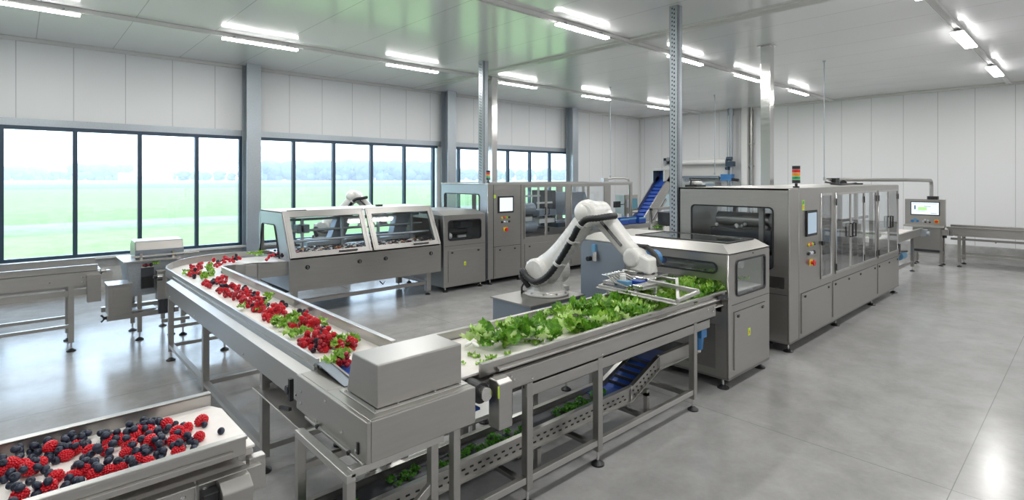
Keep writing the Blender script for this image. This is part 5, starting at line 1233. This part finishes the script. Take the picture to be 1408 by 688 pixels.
# area covered by fruit on the near conveyor, in plan
band = [at(x, y, ZB) for x, y in ((-90, 668), (0, 632), (48, 621), (105, 607), (159, 598), (193, 584), (227, 580), (252, 590), (262, 604), (256, 622), (236, 632), (212, 642), (170, 656), (136, 668), (80, 690), (30, 712), (-90, 760))]
bare = [at(x, y, ZB) for x, y in ((132, 636), (146, 634), (146, 648), (128, 652))]
xs = [p[0] for p in band]; ys = [p[1] for p in band]
RG = 'raspberries on the near conveyor'; BG = 'blueberries on the near conveyor'
def rasp(x, y, g=RG, lab='red raspberry lying in the mixed fruit on the near conveyor'):
    z = P.drop(x, y, .0235, .80, .022)
    if z is None: return
    inst('raspberry', rp.choice(rasp_me), (x, y, z), (rp.uniform(.9, 1.9), rp.uniform(-.4, .4), rp.uniform(0, 6.3)), rp.uniform(.92, 1.18), lab, 'raspberry', g)
def blue(x, y, g=BG, lab='dark blueberry lying in the mixed fruit on the near conveyor'):
    z = P.drop(x, y, .0165, .84, .042)
    if z is None: return
    inst('blueberry', blue_me, (x, y, z), (rp.uniform(-1.6, 1.6), rp.uniform(-1.2, 1.2), rp.uniform(0, 6.3)), rp.uniform(.9, 1.12), lab, 'blueberry', g)
for px, py, lb in ((277, 579, 'red raspberry at far right of the fruit, touching a lone blueberry'), (274, 601, 'single red raspberry lying clear on the bare belt'), (258, 589, 'red raspberry at the right edge of the fruit heap'), (253, 600, 'red raspberry just below the heap edge raspberry'), (245, 621, 'red raspberry against the front rail beside bare belt')):
    x, y = at(px, py, ZB+.02); rasp(x, y, lab=lb)
for px, py, lb in ((281, 584, 'blueberry touching the outermost raspberry'), (304, 593, 'lone blueberry nearest the end of the belt'), (252, 585, 'blueberry at the upper right tip of fruit heap'), (261, 606, 'blueberry below the lone raspberry'), (268, 610, 'blueberry near the front rail, right of the others'), (266, 617, 'blueberry closest to front rail at the heap end')):
    x, y = at(px, py, ZB+.015); blue(x, y, lab=lb)
red_blobs = [at(x, y, ZB+.02) for x, y in ((15, 638), (30, 640), (45, 645), (38, 650), (57, 637), (63, 633), (70, 670), (106, 613), (103, 620), (125, 620), (135, 618), (145, 620), (79, 656), (98, 656), (115, 648), (130, 645), (168, 605), (178, 612), (172, 624), (190, 593), (205, 592), (228, 584), (205, 600), (202, 610), (192, 632), (167, 645), (152, 648), (130, 655), (25, 683), (242, 600), (238, 608), (5, 648), (-8, 640), (-20, 650), (160, 602), (150, 609), (-40, 660), (-30, 668), (203, 635), (90, 628), (185, 600), (20, 645), (217, 612))]
for x, y in red_blobs: rasp(x+rp.uniform(-.006, .006), y+rp.uniform(-.006, .006))
n = 0; tries = 0
while n < 215 and tries < 5000:
    tries += 1; x = rp.uniform(min(xs), max(xs)); y = rp.uniform(max(min(ys), 2.64), min(max(ys), 3.18))
    if not inpoly(x, y, band) or inpoly(x, y, bare): continue
    if n % 30 == 4: rasp(x, y); n += 1
    else:
        k = len(P.a); blue(x, y); n += len(P.a) > k
while n < 0: pass

# leaves: frilly, cupped, with a pale midrib
def leaf_mesh(seed, L=.15, W=.13, frill=.02, mats=('leaf0', 'leaf2'), nr=9, nt_=60):
    """round curly lettuce leaf: ruffled rim, folded blade, pale midrib from the stalk end"""
    rr = random.Random(seed*7+3); ph = [rr.random()*6.3 for _ in range(4)]; cup = rr.uniform(-.25, .55); k1 = rr.choice((8, 9, 11)); fold = rr.uniform(.0, .9); ax = rr.random()*6.3
    bm = bmesh.new(); c0 = bm.verts.new((0, 0, .004*math.sin(ph[0]))); G = []
    for i in range(1, nr+1):
        q = i/nr; row = []
        for j in range(nt_):
            th = 2*PI*j/nt_; rad = (1+.08*math.sin(2*th+ph[1])+.05*math.sin(3*th+ph[2]))*q*(1+.04*q*math.sin(17*th+ph[3]))
            x = W/2*rad*math.cos(th); y = L/2*rad*math.sin(th)
            z = cup*(x*x+y*y)*9+frill*(q**2.6)*(math.sin(k1*th+ph[0])+.6*math.sin((2*k1+1)*th+ph[1]))
            u = x*math.cos(ax)+y*math.sin(ax); z += fold*abs(u)*.7
            z += (.024*noise.noise(Vector((x*20, y*20, seed*3.1)))+.012*noise.noise(Vector((x*60, y*60, seed))))
            row.append(bm.verts.new((x, y, z)))
        G.append(row)
    for j in range(nt_):
        f = bm.faces.new([c0, G[0][j], G[0][(j+1) % nt_]]); f.smooth = True; f.material_index = 1
    for i in range(nr-1):
        for j in range(nt_):
            f = bm.faces.new([G[i][j], G[i+1][j], G[i+1][(j+1) % nt_], G[i][(j+1) % nt_]]); f.smooth = True
            a_ = (j+.5)/nt_; f.material_index = 1 if abs(a_-.75) < .035+.02*(1-i/nr) and i < nr*.75 else 0
    me = bpy.data.meshes.new('leaf'); bm.to_mesh(me); bm.free()
    for m in mats: me.materials.append(M[m])
    return me
LV = [leaf_mesh(s, R.uniform(.12, .17), R.uniform(.11, .15), R.uniform(.008, .012), m) for s in range(3) for m in (('leaf0', 'leaf2'), ('leaf1', 'leaf0'), ('leaf1', 'leaf1'), ('leaf0', 'leaf0'), ('leaf1', 'leaf2'), ('leaf2', 'leaf2'))]
LS = [leaf_mesh(40+s, .075, .065, .012, m, 5, 26) for s in range(3) for m in (('leaf0', 'leaf2'), ('leaf0', 'leaf0'))]
rl = random.Random(4)
G1 = 'lettuce leaves in the open heap'; G2 = 'lettuce leaves under the hood of the infeed machine'
def heap_h(x, y):
    e = min((y-2.62)/.20, (3.27-y)/.16, 1); e = max(e, 0); return .105*e**.7*(.75+.55*noise.noise(Vector((x*2.3, y*4, 1))))
lc = 0; tries = 0
while lc < 277 and tries < 6000:
    tries += 1; x = rl.uniform(2.16, 5.5); y = rl.uniform(2.66, 3.20)
    if x < 2.75 and y < 2.70+(2.75-x)*.30: continue     # bare belt by the front rail
    if 2.98 < x < 3.16 and y < 2.80: continue
    if x < 3.3 and y > 3.12: continue
    if x < 2.42: continue
    h = heap_h(x, y); z = ZB-.005+h*rl.uniform(.15, 1.0)+.02
    me = rl.choice(LV); s = rl.uniform(.78, 1.1)
    o = inst('lettuce_leaf', me, (x, y, z), (rl.uniform(-.55, .9), rl.uniform(-.7, .7), rl.uniform(0, 6.3)), s,
             'frilly green lettuce leaf heaped on the open lettuce conveyor' if x < 5.3 else 'lettuce leaf on the belt inside the hooded infeed machine', 'lettuce leaf', G1 if x < 5.3 else G2)
    lc += 1
for k in range(22):
    x, y = rl.uniform(5.45, 6.2), rl.uniform(2.72, 3.2)
    inst('lettuce_leaf', rl.choice(LV), (x, y, ZB+.03+rl.random()*.08), (rl.uniform(-.5, .8), rl.uniform(-.6, .6), rl.uniform(0, 6.3)), rl.uniform(.75, 1.05), 'lettuce leaf on the belt inside the hooded infeed machine', 'lettuce leaf', G2)
for k, (px, py) in enumerate(((657, 501), (665, 497), (672, 494), (678, 492), (637, 501), (725, 470), (735, 474), (742, 472), (648, 489), (655, 491), (698, 487), (757, 466), (662, 503))):
    x, y = at(px, py, ZB); inst('lettuce_scrap', rl.choice(LS), (x, y, ZB+.004), (0, 0, rl.uniform(0, 6)), .5 if py > 500 else .8, 'small torn lettuce scrap lying on bare belt near the front rail', 'lettuce leaf', 'small lettuce scraps on the bare belt')
b = MB().ball((0, 0, 0), .03, 2, (1, 1, .45)); ch_me = bpy.data.meshes.new('radish_slice'); b.bm.to_mesh(ch_me); b.bm.free(); ch_me.materials.append(M['radish'])
for px, py, lb in ((644, 482, 'white radish slice at the near left end of the lettuce, left one'), (654, 483, 'white radish slice at the near left end of the lettuce, right one'), (743, 461, 'pale radish ball beside a red one in the lettuce'), (766, 430, 'white slice low in the lettuce by back rail'), (878, 405, 'white slice on the lettuce below the gripper'), (898, 415, 'white slice by the front rail below the gripper')):
    x, y = at(px, py, 1.02); inst('radish_slice', ch_me, (x, y, ZB+.075), (.5, .3, px), 1.0 if py != 461 else (1, 1, 1.8), lb, 'radish', 'white radish slices in the lettuce')
x, y = at(748, 463, 1.02); inst('radish', cur_me, (x, y, ZB+.07), (0, 0, 0), 1.1, 'small red radish in the middle of the lettuce heap', 'radish', 'red radish')

# mixed clumps on the bend conveyor
P = Pile(.975); rc = random.Random(11)
red = [(262, 379, 7), (271, 377, 5), (266, 370, 7), (276, 371, 5), (273, 365, 7), (292, 364, 7), (299, 366, 3), (306, 360, 5), (312, 357, 6), (318, 359, 5), (328, 357, 5), (283, 391, 7), (288, 396, 5), (300, 388, 8), (306, 392, 6), (318, 396, 7), (326, 399, 6), (309, 383, 4), (300, 402, 5), (312, 408, 8), (322, 412, 8), (332, 409, 8), (340, 406, 8), (335, 417, 7), (344, 420, 8), (352, 412, 5), (357, 418, 7), (352, 427, 7), (362, 428, 5), (370, 434, 8), (380, 437, 8), (378, 428, 8), (388, 430, 6), (392, 440, 5), (366, 441, 4), (400, 448, 3), (408, 452, 5), (418, 452, 7), (428, 450, 7), (434, 456, 6), (424, 441, 5), (420, 438, 3), (414, 476, 6), (424, 470, 7), (432, 477, 8), (440, 470, 8), (448, 468, 7), (450, 479, 7), (442, 484, 7), (456, 474, 5), (470, 484, 7), (480, 481, 7), (487, 482, 4), (464, 503, 4), (476, 505, 6), (373, 353, 6), (378, 352, 4), (470, 496, 4)]
drk = [(300, 361, 4), (311, 399, 6), (306, 400, 5), (335, 398, 4), (347, 407, 4), (352, 428, 4), (388, 424, 5), (444, 466, 3), (436, 482, 3), (286, 378, 4), (268, 381, 3), (293, 392, 3), (365, 421, 3), (323, 358, 4), (362, 401, 3), (445, 460, 2), (420, 432, 2), (474, 480, 2), (384, 352, 4)]
RG2 = 'raspberries on the bend conveyor'; DG = 'blackberries on the bend conveyor'
nr = 0
for px, py, n in red:
    for k in range(int(n*1.5)):
        x, y = at(px+rc.gauss(0, 2.6), py+rc.gauss(0, 1.8), .98)
        if not (1.45 < x < 1.92) and y < 7.6: continue
        z = P.drop(x, y, .020, .70, .085)
        if z is None: continue
        if rc.random() < .5: inst('raspberry', rc.choice(rasp_me), (x, y, z), (rc.uniform(0, 3), rc.uniform(0, 3), 0), rc.uniform(.75, .95), 'bumpy red raspberry in the mixed clumps on the long bend conveyor', 'raspberry', RG2)
        else: inst('red_berry', cur_me, (x, y, z), (rc.uniform(0, 3), rc.uniform(0, 3), 0), rc.uniform(.8, 1.0), 'smooth round dark red berry in the mixed clumps on the long bend conveyor', 'berry', 'smooth red berries on the bend conveyor')
for px, py, n in drk:
    for k in range(int(n*1.7)):
        x, y = at(px+rc.gauss(0, 2.6), py+rc.gauss(0, 1.8), .98)
        if not (1.45 < x < 1.92) and y < 7.6: continue
        z = P.drop(x, y, .018, .75, .07)
        if z is None: continue
        inst('blackberry', rc.choice(black_me) if rc.random() < .6 else blue_me, (x, y, z), (rc.uniform(0, 3), rc.uniform(0, 3), 0), rc.uniform(.85, 1.1), 'dark berry in the mixed clumps on the long bend conveyor', 'blackberry', DG)
grn = [(281, 383, 5), (288, 370, 6), (292, 376, 4), (283, 377, 2), (255, 376, 2), (369, 413, 5), (362, 419, 2), (380, 445, 6), (388, 452, 4), (400, 441, 7), (408, 438, 6), (412, 447, 5), (415, 458, 4), (405, 460, 3), (434, 463, 2), (455, 462, 1), (444, 447, 3), (466, 472, 6), (474, 476, 5), (484, 472, 5), (490, 470, 3), (466, 492, 5), (474, 495, 4), (460, 480, 2), (349, 352, 5), (358, 350, 5), (354, 424, 2), (330, 422, 2), (454, 500, 3)]
for px, py, n in grn:
    for k in range(n):
        x, y = at(px+rc.gauss(0, 2.5), py+rc.gauss(0, 1.8), 1.0)
        inst('lettuce_scrap', rc.choice(LS), (x, y, .975+.02+rc.random()*.05), (rc.uniform(-.7, .9), rc.uniform(-.7, .7), rc.uniform(0, 6)), rc.uniform(.8, 1.25), 'small green lettuce piece among the berries on the long bend conveyor', 'lettuce leaf', 'lettuce pieces on the bend conveyor')
# herbs on the low conveyor
def herb_mesh(seed):
    rr = random.Random(seed); bm = bmesh.new()
    for k in range(26):
        a = rr.random()*6.3; q = rr.random()**.6*.045; c = Vector((q*math.cos(a), q*math.sin(a), .006+rr.random()*.035)); s = .010+rr.random()*.010
        n1 = Vector((rr.gauss(0, 1), rr.gauss(0, 1), rr.gauss(0, .5))).normalized(); n2 = n1.cross(Vector((rr.gauss(0, 1), rr.gauss(0, 1), 1))).normalized()
        pts = [c+n1*s*math.cos(w)+n2*s*math.sin(w)*(.7+.3*math.cos(3*w)) for w in [2*PI*i/8 for i in range(8)]]
        vs = [bm.verts.new(p) for p in pts]; bm.faces.new(vs)
    me = bpy.data.meshes.new('herb'); bm.to_mesh(me); bm.free(); me.materials.append(M['herb']); return me
HM = [herb_mesh(s) for s in range(3)]
rh = random.Random(2); x = 1.2
while x < 4.0:
    if noise.noise(Vector((x*2.6, .3, .2))) > -.22:
        for k in range(2): inst('herb_sprig', rh.choice(HM), (x+rh.uniform(-.03, .03), rh.uniform(2.89, 3.05), .276), (0, 0, rh.uniform(0, 6)), rh.uniform(.5, .85), 'small green herb sprig on the low dark belt under the lettuce conveyor', 'herb sprig', 'herb sprigs on the low conveyor')
    x += .055
# odds: fruit at the feeder outlet, salad on the outfeed belt
for k, (x, y, m) in enumerate(((1.27, 8.744, 'r'), (1.31, 8.742, 'r'), (1.35, 8.745, 'd'), (1.29, 8.75, 'd'))):
    inst('raspberry' if m == 'r' else 'blackberry', cur_me if m == 'r' else black_me[0], (x, 8.735, 1.018), (0, 0, k), 1.0, 'red berry on the small fruit feeder ledge' if m == 'r' else 'dark berry on the small fruit feeder ledge', 'raspberry' if m == 'r' else 'blackberry', 'berries on the feeder ledge')
inst('lettuce_scrap', LS[0], (1.40, 8.735, 1.03), (.3, 0, 1), 1.2, 'green lettuce piece on the small fruit feeder ledge', 'lettuce leaf', 'feeder lettuce')
for k, (x, y) in enumerate(((13.1, 3.2), (13.25, 3.12), (13.2, 3.3), (13.05, 3.1))):
    inst('lettuce_leaf', LV[k], (x, y, .95+.02*k), (.2, .1, k*1.7), 1.0, 'lettuce leaf leaving the big cabinet on the outfeed conveyor', 'lettuce leaf', 'lettuce on the outfeed conveyor')
